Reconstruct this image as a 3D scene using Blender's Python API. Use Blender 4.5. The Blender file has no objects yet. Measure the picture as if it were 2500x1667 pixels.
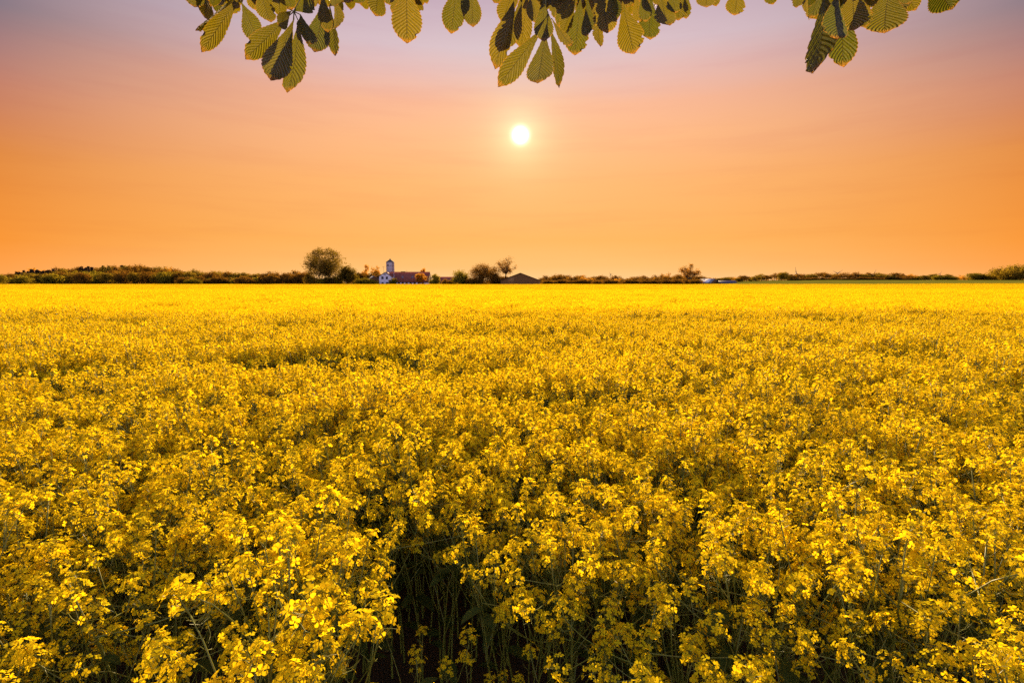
import bpy, math, random
import numpy as np
from mathutils import Vector, Matrix, Quaternion

R = math.radians
sc = bpy.context.scene
COL = sc.collection
rng = np.random.default_rng(11)

# ------------------------------------------------------------------ camera
CAM_Z = 2.2
PITCH = math.atan(143 / 1250.0)
cam_d = bpy.data.cameras.new('camera')
cam_d.sensor_width = 36.0
cam_d.lens = 18.0
cam_d.clip_start = 0.05
cam_d.clip_end = 20000.0
cam = bpy.data.objects.new('camera', cam_d)
cam.location = (0, 0, CAM_Z)
cam.rotation_euler = (math.pi / 2 - PITCH, 0, 0)
COL.objects.link(cam)
sc.camera = cam


def P(px, py, Y):
    """World point at depth Y (metres in front) seen at pixel px, py of the 2500 x 1667 photograph."""
    u, v = px - 1250.0, 833.5 - py
    c, s = math.cos(PITCH), math.sin(PITCH)
    d = Vector((u, 1250 * c + v * s, v * c - 1250 * s))
    return Vector((0, 0, CAM_Z)) + d * (Y / d.y)


def lin(r, g, b):
    f = lambda v: v / 255 / 12.92 if v / 255 <= 0.04045 else ((v / 255 + 0.055) / 1.055) ** 2.4
    return (f(r), f(g), f(b), 1.0)


# ------------------------------------------------------------------ sky
SUN_EL, SUN_AZ = R(15.4), R(0.9)
S = Vector((math.sin(SUN_AZ) * math.cos(SUN_EL), math.cos(SUN_AZ) * math.cos(SUN_EL), math.sin(SUN_EL)))
world = bpy.data.worlds.new('World')
sc.world = world
world.use_nodes = True
nt = world.node_tree
nt.nodes.clear()
N, L = nt.nodes.new, nt.links.new


def wmath(op, a, b=None, c=None):
    n = N('ShaderNodeMath'); n.operation = op
    for i, v in enumerate((a, b, c)):
        if v is None:
            continue
        if isinstance(v, (int, float)):
            n.inputs[i].default_value = v
        else:
            L(v, n.inputs[i])
    return n.outputs[0]


def wrange(v, a, b, c, d, kind='SMOOTHSTEP'):
    n = N('ShaderNodeMapRange'); n.interpolation_type = kind
    L(v, n.inputs[0])
    for i, q in zip((1, 2, 3, 4), (a, b, c, d)):
        n.inputs[i].default_value = q
    return n.outputs[0]


def wramp(v, stops):
    n = N('ShaderNodeValToRGB'); L(v, n.inputs[0])
    e = n.color_ramp.elements
    while len(e) < len(stops):
        e.new(0.5)
    for q, (p, c) in zip(e, stops):
        q.position = p / 90.0; q.color = lin(*c)
    return n.outputs[0]


def wmix(kind, f, a, b):
    n = N('ShaderNodeMix'); n.data_type = 'RGBA'; n.blend_type = kind
    if isinstance(f, (int, float)):
        n.inputs[0].default_value = f
    else:
        L(f, n.inputs[0])
    for i, v in ((6, a), (7, b)):
        if isinstance(v, tuple):
            n.inputs[i].default_value = v
        else:
            L(v, n.inputs[i])
    return n.outputs[2]


tc = N('ShaderNodeTexCoord')
sep = N('ShaderNodeSeparateXYZ'); L(tc.outputs['Generated'], sep.inputs[0])
elev = wmath('MULTIPLY', wmath('ARCSINE', sep.outputs[2]), 180 / math.pi)
# a little large-scale unevenness so that the bands are not ruled lines
nz = N('ShaderNodeTexNoise'); nz.inputs['Scale'].default_value = 2.3; nz.inputs['Detail'].default_value = 3
mp = N('ShaderNodeMapping'); mp.inputs['Scale'].default_value = (1, 1, 5); L(tc.outputs['Generated'], mp.inputs[0]); L(mp.outputs[0], nz.inputs['Vector'])
elev_n = wmath('ADD', elev, wmath('MULTIPLY', wmath('SUBTRACT', nz.outputs[0], 0.5), 1.6))
efac = wmath('DIVIDE', wmath('MAXIMUM', elev_n, 0.0), 90.0)
az = wmath('MULTIPLY', wmath('ABSOLUTE', wmath('ARCTAN2', wmath('SUBTRACT', sep.outputs[0], math.sin(SUN_AZ) * 0.9), sep.outputs[1])), 180 / math.pi)
near_sun = wramp(efac, [(0, (254, 202, 138)), (1.6, (253, 191, 114)), (4.5, (252, 180, 95)), (10.6, (253, 181, 112)), (15, (252, 184, 132)),
                        (18, (246, 181, 146)), (20.7, (230, 184, 175)), (23.2, (215, 188, 194)), (27, (196, 170, 184)), (38, (172, 156, 178)), (70, (200, 184, 198))])
far_sun = wramp(efac, [(0, (252, 168, 88)), (1.6, (250, 157, 71)), (3.2, (245, 150, 56)), (7.3, (231, 141, 60)), (10, (222, 138, 67)), (12.6, (206, 129, 86)),
                       (15.2, (190, 126, 106)), (17.7, (160, 120, 120)), (20.3, (124, 112, 125)), (27, (132, 122, 142)), (38, (138, 130, 155)), (70, (200, 184, 198))])
front = wmix('MIX', wmath('POWER', wrange(az, 8, 45, 0, 1, 'LINEAR'), 2.1), near_sun, far_sun)
sky = N('ShaderNodeTexSky'); sky.sky_type = 'NISHITA'; sky.sun_disc = False
sky.sun_elevation = SUN_EL; sky.sun_rotation = SUN_AZ
sky.air_density = 1.4; sky.dust_density = 3.0; sky.ozone_density = 2.0
back = wmix('MULTIPLY', 1.0, sky.outputs[0], (0.40, 0.30, 0.38, 1))
base = wmix('MIX', wrange(az, 55, 130, 0, 1), front, back)
ang = wmath('MULTIPLY', wmath('ARCCOSINE', wmath('MINIMUM', wmath('ADD', wmath('ADD', wmath('MULTIPLY', sep.outputs[0], S.x), wmath('MULTIPLY', sep.outputs[1], S.y)), wmath('MULTIPLY', sep.outputs[2], S.z)), 0.9999999)), 180 / math.pi)
halo = wmath('ADD', wmath('MULTIPLY', wmath('EXPONENT', wmath('MULTIPLY', wmath('MAXIMUM', wmath('SUBTRACT', ang, 0.9), 0.0), -0.62)), 0.46), wmath('MULTIPLY', wmath('EXPONENT', wmath('MULTIPLY', ang, -0.14)), 0.13))
glow = wmix('MULTIPLY', 1.0, halo, (0.22, 0.72, 0.40, 1))
disc = wmix('MULTIPLY', 1.0, wmath('EXPONENT', wmath('MULTIPLY', wmath('POWER', wmath('DIVIDE', ang, 0.55), 2.0), -1.0)), (7.0, 6.4, 5.4, 1))
total = wmix('ADD', 1.0, wmix('ADD', 1.0, base, glow), disc)
st = N('ShaderNodeTexNoise'); st.inputs['Scale'].default_value = 3.1; st.inputs['Detail'].default_value = 5; st.inputs['Roughness'].default_value = 0.6
ms = N('ShaderNodeMapping'); ms.inputs['Scale'].default_value = (1.2, 1.2, 13); ms.inputs['Rotation'].default_value = (0.05, 0.09, 0); L(tc.outputs['Generated'], ms.inputs[0]); L(ms.outputs[0], st.inputs['Vector'])
streak = wmath('MULTIPLY', wrange(st.outputs[0], 0.42, 0.72, 0.0, 1.0), wrange(elev, 0, 6, 0.35, 1.0))
total = wmix('MULTIPLY', wmath('MULTIPLY', streak, 0.38), total, (0.93, 0.86, 0.90, 1))
bg = N('ShaderNodeBackground'); bg.inputs[1].default_value = 0.40
L(total, bg.inputs[0])
wo = N('ShaderNodeOutputWorld'); L(bg.outputs[0], wo.inputs[0])

sun_d = bpy.data.lights.new('sun', 'SUN')
sun_d.energy = 5.0
sun_d.angle = R(0.6)
sun_d.color = (1.0, 0.72, 0.40)
sun = bpy.data.objects.new('sun', sun_d)
sun.rotation_euler = S.to_track_quat('Z', 'Y').to_euler()
sun.location = (0, 60, 40)
COL.objects.link(sun)

vs = sc.view_settings
sc.display_settings.display_device = 'sRGB'
vs.view_transform = 'Standard'; vs.look = 'None'; vs.exposure = 1.4; vs.gamma = 1.0
vs.use_curve_mapping = False
cy = sc.cycles
cy.max_bounces = 4; cy.diffuse_bounces = 4; cy.glossy_bounces = 1; cy.transmission_bounces = 5; cy.volume_bounces = 0
cy.transparent_max_bounces = 4
cy.caustics_reflective = False; cy.caustics_refractive = False
cy.sample_clamp_indirect = 6.0
cy.use_denoising = False          # 128 samples leave only a fine grain; the denoiser would wipe out the small flowers
cy.use_adaptive_sampling = True; cy.adaptive_threshold = 0.01; cy.adaptive_min_samples = 24


# ------------------------------------------------------------------ helpers
def smooth(a, b, x):
    t = np.clip((x - a) / (b - a), 0, 1)
    return t * t * (3 - 2 * t)


def height(x, y):
    """Ground height: flat field, rising a little behind it on the right."""
    x = np.asarray(x, float); y = np.asarray(y, float)
    s = smooth(90, 290, x)
    h = s * (0.9 * smooth(60, 240, y) + 3.2 * smooth(240, 500, y))
    h = h + smooth(-150, -420, x) * 1.5 * smooth(350, 700, y)
    return h + 0.05 * np.sin(x * 0.11 + 1.0) * np.sin(y * 0.07) * smooth(4, 30, y)


def H(x, y):
    return float(height(x, y))


class MB:
    """Collects vertices and faces and links them as one mesh object."""
    def __init__(self):
        self.v = []; self.f = []; self.m = []; self.uv = []; self.n = 0

    def add(self, v, f, mat=0, uv=None):
        v = np.asarray(v, float).reshape(-1, 3)
        f = np.asarray(f, int)
        self.v.append(v); self.f.append(f + self.n); self.m.append(mat)
        self.uv.append(np.zeros((len(v), 2)) if uv is None else np.asarray(uv, float))
        self.n += len(v)

    def box(self, x0, x1, y0, y1, z0, z1, mat=0):
        v = [(x, y, z) for z in (z0, z1) for y in (y0, y1) for x in (x0, x1)]
        f = [(0, 2, 3, 1), (4, 5, 7, 6), (0, 1, 5, 4), (2, 6, 7, 3), (1, 3, 7, 5), (0, 4, 6, 2)]
        self.add(v, f, mat)

    def tube(self, pts, rad, k=5, mat=0, cap=True):
        pts = np.asarray(pts, float); n = len(pts)
        rad = np.broadcast_to(np.asarray(rad, float), (n,))
        t = np.gradient(pts, axis=0)
        t /= np.linalg.norm(t, axis=1)[:, None] + 1e-12
        ref = np.array([0.0, 0, 1.0]) if abs(t[0][2]) < 0.9 else np.array([1.0, 0, 0])
        a = np.cross(t, ref); a /= np.linalg.norm(a, axis=1)[:, None] + 1e-12
        b = np.cross(t, a)
        th = np.arange(k) * 2 * math.pi / k
        ring = pts[:, None, :] + rad[:, None, None] * (np.cos(th)[None, :, None] * a[:, None, :] + np.sin(th)[None, :, None] * b[:, None, :])
        i = np.arange(n - 1)[:, None] * k; j = np.arange(k)[None, :]
        q = np.stack([i + j, i + (j + 1) % k, i + k + (j + 1) % k, i + k + j], -1).reshape(-1, 4)
        base = self.n
        self.add(ring.reshape(-1, 3), q, mat)
        if cap:
            self.v.append(np.zeros((0, 3))); self.uv.append(np.zeros((0, 2)))
            self.f.append(np.array([[base + (n - 1) * k + c for c in range(k)]])); self.m.append(mat)

    def merge(self, other, M=None, mats=None):
        for v, f, m, uv in other.parts():
            if M is not None:
                v = v @ M[:3, :3].T + M[:3, 3]
            self.v.append(v); self.f.append(f + self.n); self.m.append(m if mats is None else mats[m]); self.uv.append(uv)
            # faces of parts() are relative to the collected start
        self.n += other.n

    def parts(self):
        for v, f, m, uv in zip(self.v, self.f, self.m, self.uv):
            yield v, f, m, uv

    def mesh(self, name, mats, shade=False):
        me = bpy.data.meshes.new(name)
        V = np.concatenate(self.v) if self.v else np.zeros((0, 3))
        UV = np.concatenate(self.uv)
        loops = np.concatenate([f.ravel() for f in self.f])
        tot = np.concatenate([np.full(len(f), f.shape[1]) for f in self.f])
        mi = np.concatenate([np.full(len(f), m) for f, m in zip(self.f, self.m)])
        start = np.concatenate([[0], np.cumsum(tot)[:-1]])
        me.vertices.add(len(V)); me.vertices.foreach_set('co', V.ravel().astype(np.float32))
        me.loops.add(len(loops)); me.loops.foreach_set('vertex_index', loops.astype(np.int32))
        me.polygons.add(len(tot)); me.polygons.foreach_set('loop_start', start.astype(np.int32))
        me.polygons.foreach_set('material_index', mi.astype(np.int32))
        if shade:
            me.polygons.foreach_set('use_smooth', np.ones(len(tot), bool))
        if np.any(UV):
            lay = me.uv_layers.new(name='UVMap')
            lay.data.foreach_set('uv', UV[loops].ravel().astype(np.float32))
        for m in mats:
            me.materials.append(m)
        me.update(calc_edges=True)
        return me

    def build(self, name, mats, parent=None, shade=False):
        if not isinstance(mats, (list, tuple)):
            mats = [mats]
        return link(name, self.mesh(name, mats, shade), parent)


def link(name, data, parent=None):
    o = bpy.data.objects.new(name, data)
    COL.objects.link(o)
    if parent is not None:
        o.parent = parent
    return o


def tag(o, label=None, cat=None, group=None, kind=None):
    if label: o['label'] = label
    if cat: o['category'] = cat
    if group: o['group'] = group
    if kind: o['kind'] = kind
    return o


def empty(name, loc, rz=0.0):
    o = bpy.data.objects.new(name, None)
    o.empty_display_size = 0.2
    o.location = loc; o.rotation_euler = (0, 0, rz)
    COL.objects.link(o)
    return o


# ------------------------------------------------------------------ materials
def mat_new(name):
    m = bpy.data.materials.new(name); m.use_nodes = True
    m.node_tree.nodes.clear()
    return m, m.node_tree.nodes, m.node_tree.links


def leafy(name, col, var=0.3, trans=0.5, tcol=None, gloss=0.0, scale=3.0, hue=0.03):
    """Thin leaf or petal: diffuse plus translucent, colour varied by noise and by object."""
    m, nd, lk = mat_new(name)
    out = nd.new('ShaderNodeOutputMaterial')
    tcn = nd.new('ShaderNodeTexCoord'); oi = nd.new('ShaderNodeObjectInfo')
    nz = nd.new('ShaderNodeTexNoise'); nz.inputs['Scale'].default_value = scale; nz.inputs['Detail'].default_value = 2
    lk.new(tcn.outputs['Object'], nz.inputs['Vector'])
    ad = nd.new('ShaderNodeMath'); ad.operation = 'ADD'; lk.new(nz.outputs[0], ad.inputs[0])
    rm = nd.new('ShaderNodeMath'); rm.operation = 'MULTIPLY'; rm.inputs[1].default_value = 0.5; lk.new(oi.outputs['Random'], rm.inputs[0])
    lk.new(rm.outputs[0], ad.inputs[1])
    mr = nd.new('ShaderNodeMapRange'); mr.inputs[1].default_value = 0.3; mr.inputs[2].default_value = 1.2
    mr.inputs[3].default_value = 1 - var; mr.inputs[4].default_value = 1 + var
    lk.new(ad.outputs[0], mr.inputs[0])
    hs = nd.new('ShaderNodeHueSaturation'); hs.inputs['Color'].default_value = (*col, 1)
    hm = nd.new('ShaderNodeMapRange'); hm.inputs[3].default_value = 0.5 - hue; hm.inputs[4].default_value = 0.5 + hue
    lk.new(nz.outputs[1], hm.inputs[0]); lk.new(hm.outputs[0], hs.inputs['Hue']); lk.new(mr.outputs[0], hs.inputs['Value'])
    d = nd.new('ShaderNodeBsdfDiffuse'); lk.new(hs.outputs[0], d.inputs[0])
    t = nd.new('ShaderNodeBsdfTranslucent')
    if tcol:
        h2 = nd.new('ShaderNodeHueSaturation'); h2.inputs['Color'].default_value = (*tcol, 1)
        lk.new(hm.outputs[0], h2.inputs['Hue']); lk.new(mr.outputs[0], h2.inputs['Value']); lk.new(h2.outputs[0], t.inputs[0])
    else:
        lk.new(hs.outputs[0], t.inputs[0])
    mx = nd.new('ShaderNodeMixShader'); mx.inputs[0].default_value = trans
    lk.new(d.outputs[0], mx.inputs[1]); lk.new(t.outputs[0], mx.inputs[2])
    last = mx.outputs[0]
    if gloss:
        g = nd.new('ShaderNodeBsdfGlossy'); g.inputs['Roughness'].default_value = 0.4
        m2 = nd.new('ShaderNodeMixShader'); m2.inputs[0].default_value = gloss
        lk.new(last, m2.inputs[1]); lk.new(g.outputs[0], m2.inputs[2]); last = m2.outputs[0]
    lk.new(last, out.inputs[0])
    return m


def solid(name, col, rough=0.8, var=0.15, scale=2.0, metal=0.0, stretch=(1, 1, 1), detail=5, bump=0.0, spec=0.3):
    m, nd, lk = mat_new(name)
    out = nd.new('ShaderNodeOutputMaterial'); b = nd.new('ShaderNodeBsdfPrincipled')
    tcn = nd.new('ShaderNodeTexCoord'); mp = nd.new('ShaderNodeMapping'); mp.inputs['Scale'].default_value = stretch
    nz = nd.new('ShaderNodeTexNoise'); nz.inputs['Scale'].default_value = scale; nz.inputs['Detail'].default_value = detail
    lk.new(tcn.outputs['Object'], mp.inputs[0]); lk.new(mp.outputs[0], nz.inputs['Vector'])
    mr = nd.new('ShaderNodeMapRange'); mr.inputs[1].default_value = 0.25; mr.inputs[2].default_value = 0.75
    mr.inputs[3].default_value = 1 - var; mr.inputs[4].default_value = 1 + var; lk.new(nz.outputs[0], mr.inputs[0])
    hs = nd.new('ShaderNodeHueSaturation'); hs.inputs['Color'].default_value = (*col, 1); lk.new(mr.outputs[0], hs.inputs['Value'])
    lk.new(hs.outputs[0], b.inputs['Base Color'])
    b.inputs['Roughness'].default_value = rough; b.inputs['Metallic'].default_value = metal
    b.inputs['Specular IOR Level'].default_value = spec
    if bump:
        bp = nd.new('ShaderNodeBump'); bp.inputs['Strength'].default_value = bump; lk.new(nz.outputs[0], bp.inputs['Height']); lk.new(bp.outputs[0], b.inputs['Normal'])
    lk.new(b.outputs[0], out.inputs[0])
    return m


def chestnut_leaf_material():
    """Pleated green leaf with paler veins between the pleats, tan scorched tip with painted edge glow and small spots; uv = (across, along)."""
    m, nd, lk = mat_new('chestnut_leaf')
    out = nd.new('ShaderNodeOutputMaterial')
    uv = nd.new('ShaderNodeTexCoord'); sp = nd.new('ShaderNodeSeparateXYZ'); lk.new(uv.outputs['UV'], sp.inputs[0])
    def mt(op, a, b=None):
        n = nd.new('ShaderNodeMath'); n.operation = op
        for i, v in enumerate((a, b)):
            if v is None: continue
            if isinstance(v, (int, float)): n.inputs[i].default_value = v
            else: lk.new(v, n.inputs[i])
        return n.outputs[0]
    ac = mt('ABSOLUTE', mt('SUBTRACT', sp.outputs[0], 0.5))
    ph = mt('SUBTRACT', sp.outputs[1], mt('MULTIPLY', ac, 0.42))
    wv = mt('ABSOLUTE', mt('SINE', mt('MULTIPLY', ph, 17 * math.pi)))
    vein = mt('LESS_THAN', wv, 0.20)
    mid = mt('LESS_THAN', ac, 0.018)
    vn = mt('MAXIMUM', vein, mid)
    tcn = nd.new('ShaderNodeTexNoise'); tcn.inputs['Scale'].default_value = 28; tcn.inputs['Detail'].default_value = 4
    lk.new(uv.outputs['Object'], tcn.inputs['Vector'])
    oi = nd.new('ShaderNodeObjectInfo')
    c1 = nd.new('ShaderNodeMix'); c1.data_type = 'RGBA'
    c1.inputs[6].default_value = (0.055, 0.068, 0.006, 1); c1.inputs[7].default_value = (0.150, 0.115, 0.007, 1)
    lk.new(mt('ADD', mt('MULTIPLY', tcn.outputs[0], 0.45), mt('SUBTRACT', mt('MULTIPLY', oi.outputs['Random'], 0.8), 0.12)), c1.inputs[0])
    c2 = nd.new('ShaderNodeMix'); c2.data_type = 'RGBA'; c2.inputs[7].default_value = (0.035, 0.032, 0.004, 1)
    lk.new(mt('MULTIPLY', vn, 0.75), c2.inputs[0]); lk.new(c1.outputs[2], c2.inputs[6])
    # scorched rim near the tip and edges; also paints in their backlit glow
    edge = mt('ADD', mt('MULTIPLY', mt('POWER', sp.outputs[1], 10.0), 0.9), mt('MULTIPLY', mt('POWER', mt('MULTIPLY', ac, 2.0), 14.0), 0.7))
    en = nd.new('ShaderNodeMapRange'); en.inputs[1].default_value = 0.25; en.inputs[2].default_value = 0.8
    lk.new(mt('MULTIPLY', edge, mt('ADD', tcn.outputs[0], 0.35)), en.inputs[0])
    c3 = nd.new('ShaderNodeMix'); c3.data_type = 'RGBA'; c3.inputs[7].default_value = (0.36, 0.17, 0.03, 1)
    lk.new(en.outputs[0], c3.inputs[0]); lk.new(c2.outputs[2], c3.inputs[6])
    sn = nd.new('ShaderNodeTexVoronoi'); sn.inputs['Scale'].default_value = 70; lk.new(uv.outputs['Object'], sn.inputs['Vector'])
    spot = mt('MULTIPLY', mt('LESS_THAN', sn.outputs['Distance'], 0.16), mt('GREATER_THAN', tcn.outputs[0], 0.55))
    c4 = nd.new('ShaderNodeMix'); c4.data_type = 'RGBA'; c4.inputs[7].default_value = (0.42, 0.27, 0.07, 1)
    lk.new(mt('MULTIPLY', spot, 0.7), c4.inputs[0]); lk.new(c3.outputs[2], c4.inputs[6])
    d = nd.new('ShaderNodeBsdfDiffuse'); lk.new(c4.outputs[2], d.inputs[0])
    t = nd.new('ShaderNodeBsdfTranslucent')
    tcx = nd.new('ShaderNodeMix'); tcx.data_type = 'RGBA'; tcx.blend_type = 'MULTIPLY'; tcx.inputs[0].default_value = 1
    tcx.inputs[7].default_value = (1.6, 1.5, 0.8, 1); lk.new(c4.outputs[2], tcx.inputs[6]); lk.new(tcx.outputs[2], t.inputs[0])
    bp = nd.new('ShaderNodeBump'); bp.inputs['Strength'].default_value = 0.9; bp.inputs['Distance'].default_value = 0.006
    lk.new(wv, bp.inputs['Height']); lk.new(bp.outputs[0], d.inputs['Normal']); lk.new(bp.outputs[0], t.inputs['Normal'])
    g = nd.new('ShaderNodeBsdfGlossy'); g.inputs['Roughness'].default_value = 0.45; lk.new(bp.outputs[0], g.inputs['Normal'])
    mx = nd.new('ShaderNodeMixShader'); mx.inputs[0].default_value = 0.55; lk.new(d.outputs[0], mx.inputs[1]); lk.new(t.outputs[0], mx.inputs[2])
    m2 = nd.new('ShaderNodeMixShader'); m2.inputs[0].default_value = 0.055; lk.new(mx.outputs[0], m2.inputs[1]); lk.new(g.outputs[0], m2.inputs[2])
    lk.new(m2.outputs[0], out.inputs[0])
    return m


M_PETAL = leafy('rape_petal', (0.94, 0.765, 0.015), var=0.10, trans=0.58, tcol=(0.98, 0.645, 0.006), scale=9.0, hue=0.012)
M_BUD = leafy('rape_bud', (0.42, 0.34, 0.025), var=0.2, trans=0.3, scale=20)
M_STEM = leafy('rape_stem', (0.19, 0.20, 0.025), var=0.25, trans=0.15, scale=6, gloss=0.04)
M_RLEAF = leafy('rape_leaf', (0.075, 0.10, 0.020), var=0.3, trans=0.4, scale=8)
M_SOIL = solid('field_soil', (0.055, 0.036, 0.018), 1.0, 0.45, 0.9, detail=9, bump=0.4, spec=0.0)
M_GREEN = leafy('green_grain', (0.24, 0.23, 0.025), var=0.35, trans=0.4, scale=0.08)
M_LEAF_A = leafy('crown_leaf_olive', (0.11, 0.075, 0.012), var=0.45, trans=0.45, tcol=(0.30, 0.19, 0.012), scale=0.5)
M_LEAF_B = leafy('crown_leaf_brown', (0.12, 0.062, 0.012), var=0.4, trans=0.45, tcol=(0.30, 0.14, 0.012), scale=0.5)
M_LEAF_C = leafy('crown_leaf_bud_orange', (0.32, 0.15, 0.02), var=0.35, trans=0.55, tcol=(0.80, 0.36, 0.02), scale=0.5)
M_LEAF_F = leafy('crown_leaf_dark', (0.092, 0.060, 0.010), var=0.45, trans=0.42, tcol=(0.26, 0.16, 0.010), scale=0.5)
M_LEAF_G = leafy('crown_leaf_bronze', (0.20, 0.095, 0.018), var=0.35, trans=0.5, tcol=(0.46, 0.21, 0.016), scale=0.5)
M_LEAF_D = leafy('conifer_needle', (0.085, 0.050, 0.028), var=0.35, trans=0.3, scale=0.4)
M_LEAF_E = leafy('shrub_leaf_green', (0.15, 0.125, 0.014), var=0.4, trans=0.45, tcol=(0.34, 0.24, 0.012), scale=0.5)
M_BARK = solid('bark', (0.045, 0.030, 0.018), 0.9, 0.4, 6, stretch=(1, 1, 0.3), bump=0.4)
M_CHEST = chestnut_leaf_material()
M_PETIOLE = solid('chestnut_petiole', (0.12, 0.10, 0.025), 0.6, 0.2, 8)
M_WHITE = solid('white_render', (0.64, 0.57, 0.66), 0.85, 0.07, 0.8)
M_TILE = solid('red_roof_tile', (0.20, 0.052, 0.034), 0.85, 0.25, 1.2, stretch=(1, 0.4, 0.4))
M_DTILE = solid('dark_roof', (0.10, 0.055, 0.03), 0.9, 0.25, 1.0, spec=0.1)
M_GLASS = solid('window_glass', (0.018, 0.014, 0.022), 0.12, 0.2, 1.0, spec=0.5)
M_FRAME = solid('window_frame', (0.16, 0.10, 0.11), 0.6, 0.1, 3)
M_STEEL = solid('galvanised_steel', (0.40, 0.35, 0.38), 0.5, 0.12, 1.5, metal=0.25, stretch=(1, 1, 0.15))
M_DARKM = solid('dark_metal', (0.07, 0.06, 0.06), 0.8, 0.2, 2, spec=0.1)
M_TIMBER = solid('barn_boards', (0.16, 0.070, 0.022), 0.9, 0.3, 1.5, stretch=(4, 4, 0.15))
M_PALEBOARD = solid('pale_barn_boards', (0.24, 0.115, 0.04), 0.8, 0.2, 1.5, stretch=(4, 4, 0.15))
M_FIBRE = solid('fibre_cement_roof', (0.20, 0.18, 0.18), 0.8, 0.15, 1.0)
M_BLUE = solid('dark_blue_sheet', (0.035, 0.035, 0.075), 0.5, 0.2, 1.0)
M_PALE = solid('pale_roof_light', (0.62, 0.60, 0.62), 0.4, 0.08, 1.5)
M_MAST = solid('turbine_grey', (0.16, 0.13, 0.13), 0.5, 0.05, 0.2)

# ------------------------------------------------------------------ ground
gx = np.concatenate([-np.geomspace(9000, 40, 26), np.linspace(-34, 34, 15), np.geomspace(40, 9000, 26)])
gy = np.concatenate([[-400, -120, -50, -20], np.linspace(-8, 40, 13), np.geomspace(50, 800, 26), np.geomspace(1000, 12000, 8)])
X, Y = np.meshgrid(gx, gy)
Z = height(X, Y)
nx, ny = len(gx), len(gy)
idx = np.arange(nx * ny).reshape(ny, nx)
b = MB(); b.add(np.stack([X, Y, Z], -1), np.stack([idx[:-1, :-1], idx[:-1, 1:], idx[1:, 1:], idx[1:, :-1]], -1).reshape(-1, 4))
tag(b.build('ground', M_SOIL, shade=True), 'bare soil and rough grass under the crops', kind='structure')


def field_far(x):
    """Far edge of the rapeseed; nearer on the right where the green field begins."""
    return 345 - 115 * smooth(60, 215, np.asarray(x, float))


# green grain field beyond the rapeseed on the right: a low canopy with a real front edge
gx = np.linspace(70, 620, 120); fr = np.linspace(0, 1, 60) ** 1.6
X = np.repeat(gx[None], 60, 0); Y = field_far(X) + 5 + (540 - field_far(X)) * fr[:, None]
Z = height(X, Y) + 0.62 + rng.normal(0, 0.05, X.shape)
Z[0] -= 0.6
idx = np.arange(60 * 120).reshape(60, 120)
b = MB(); b.add(np.stack([X, Y, Z], -1), np.stack([idx[:-1, :-1], idx[:-1, 1:], idx[1:, 1:], idx[1:, :-1]], -1).reshape(-1, 4))
tag(b.build('green_field', M_GREEN, shade=True), 'strip of green grain field behind the rapeseed', kind='structure')


# ------------------------------------------------------------------ rapeseed prototypes
PETAL = np.array([(0.06, 0, 0), (0.50, 0.36, 0.10), (0.88, 0.37, 0.10), (1.0, 0.0, 0.03), (0.88, -0.37, 0.10), (0.50, -0.36, 0.10)])


def frames(n, spin):
    """Rotation matrices taking +z to n, spun about it."""
    n = n / np.linalg.norm(n, axis=1)[:, None]
    ref = np.where(np.abs(n[:, 2:3]) < 0.9, np.array([[0, 0, 1.0]]), np.array([[1.0, 0, 0]]))
    a = np.cross(ref, n); a /= np.linalg.norm(a, axis=1)[:, None]
    b_ = np.cross(n, a)
    c, s = np.cos(spin)[:, None], np.sin(spin)[:, None]
    return np.stack([a * c + b_ * s, -a * s + b_ * c, n], -1)


def add_flowers(mb, pos, nrm, size, r, mat=0):
    n = len(pos)
    fl = []
    for k in range(4):
        a = k * math.pi / 2
        rot = np.array([[math.cos(a), -math.sin(a), 0], [math.sin(a), math.cos(a), 0], [0, 0, 1]])
        fl.append(PETAL @ rot.T)
    fl = np.concatenate(fl)
    Fm = frames(nrm, r.uniform(0, 6.28, n))
    cup = r.uniform(-0.5, 2.6, n)
    tpl = np.repeat(fl[None], n, 0) * size[:, None, None]
    tpl[:, :, 2] *= cup[:, None]
    tpl += r.normal(0, 0.0009, tpl.shape)
    v = np.einsum('nij,nkj->nki', Fm, tpl) + pos[:, None, :]
    f = np.arange(n * 24).reshape(-1, 6)
    mb.add(v.reshape(-1, 3), f, mat)


OCT = np.array([(1, 0, 0), (0, 1, 0), (-1, 0, 0), (0, -1, 0), (0, 0, 1.5), (0, 0, -1.2)])
OCTF = np.array([(0, 1, 4), (1, 2, 4), (2, 3, 4), (3, 0, 4), (1, 0, 5), (2, 1, 5), (3, 2, 5), (0, 3, 5)])


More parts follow.
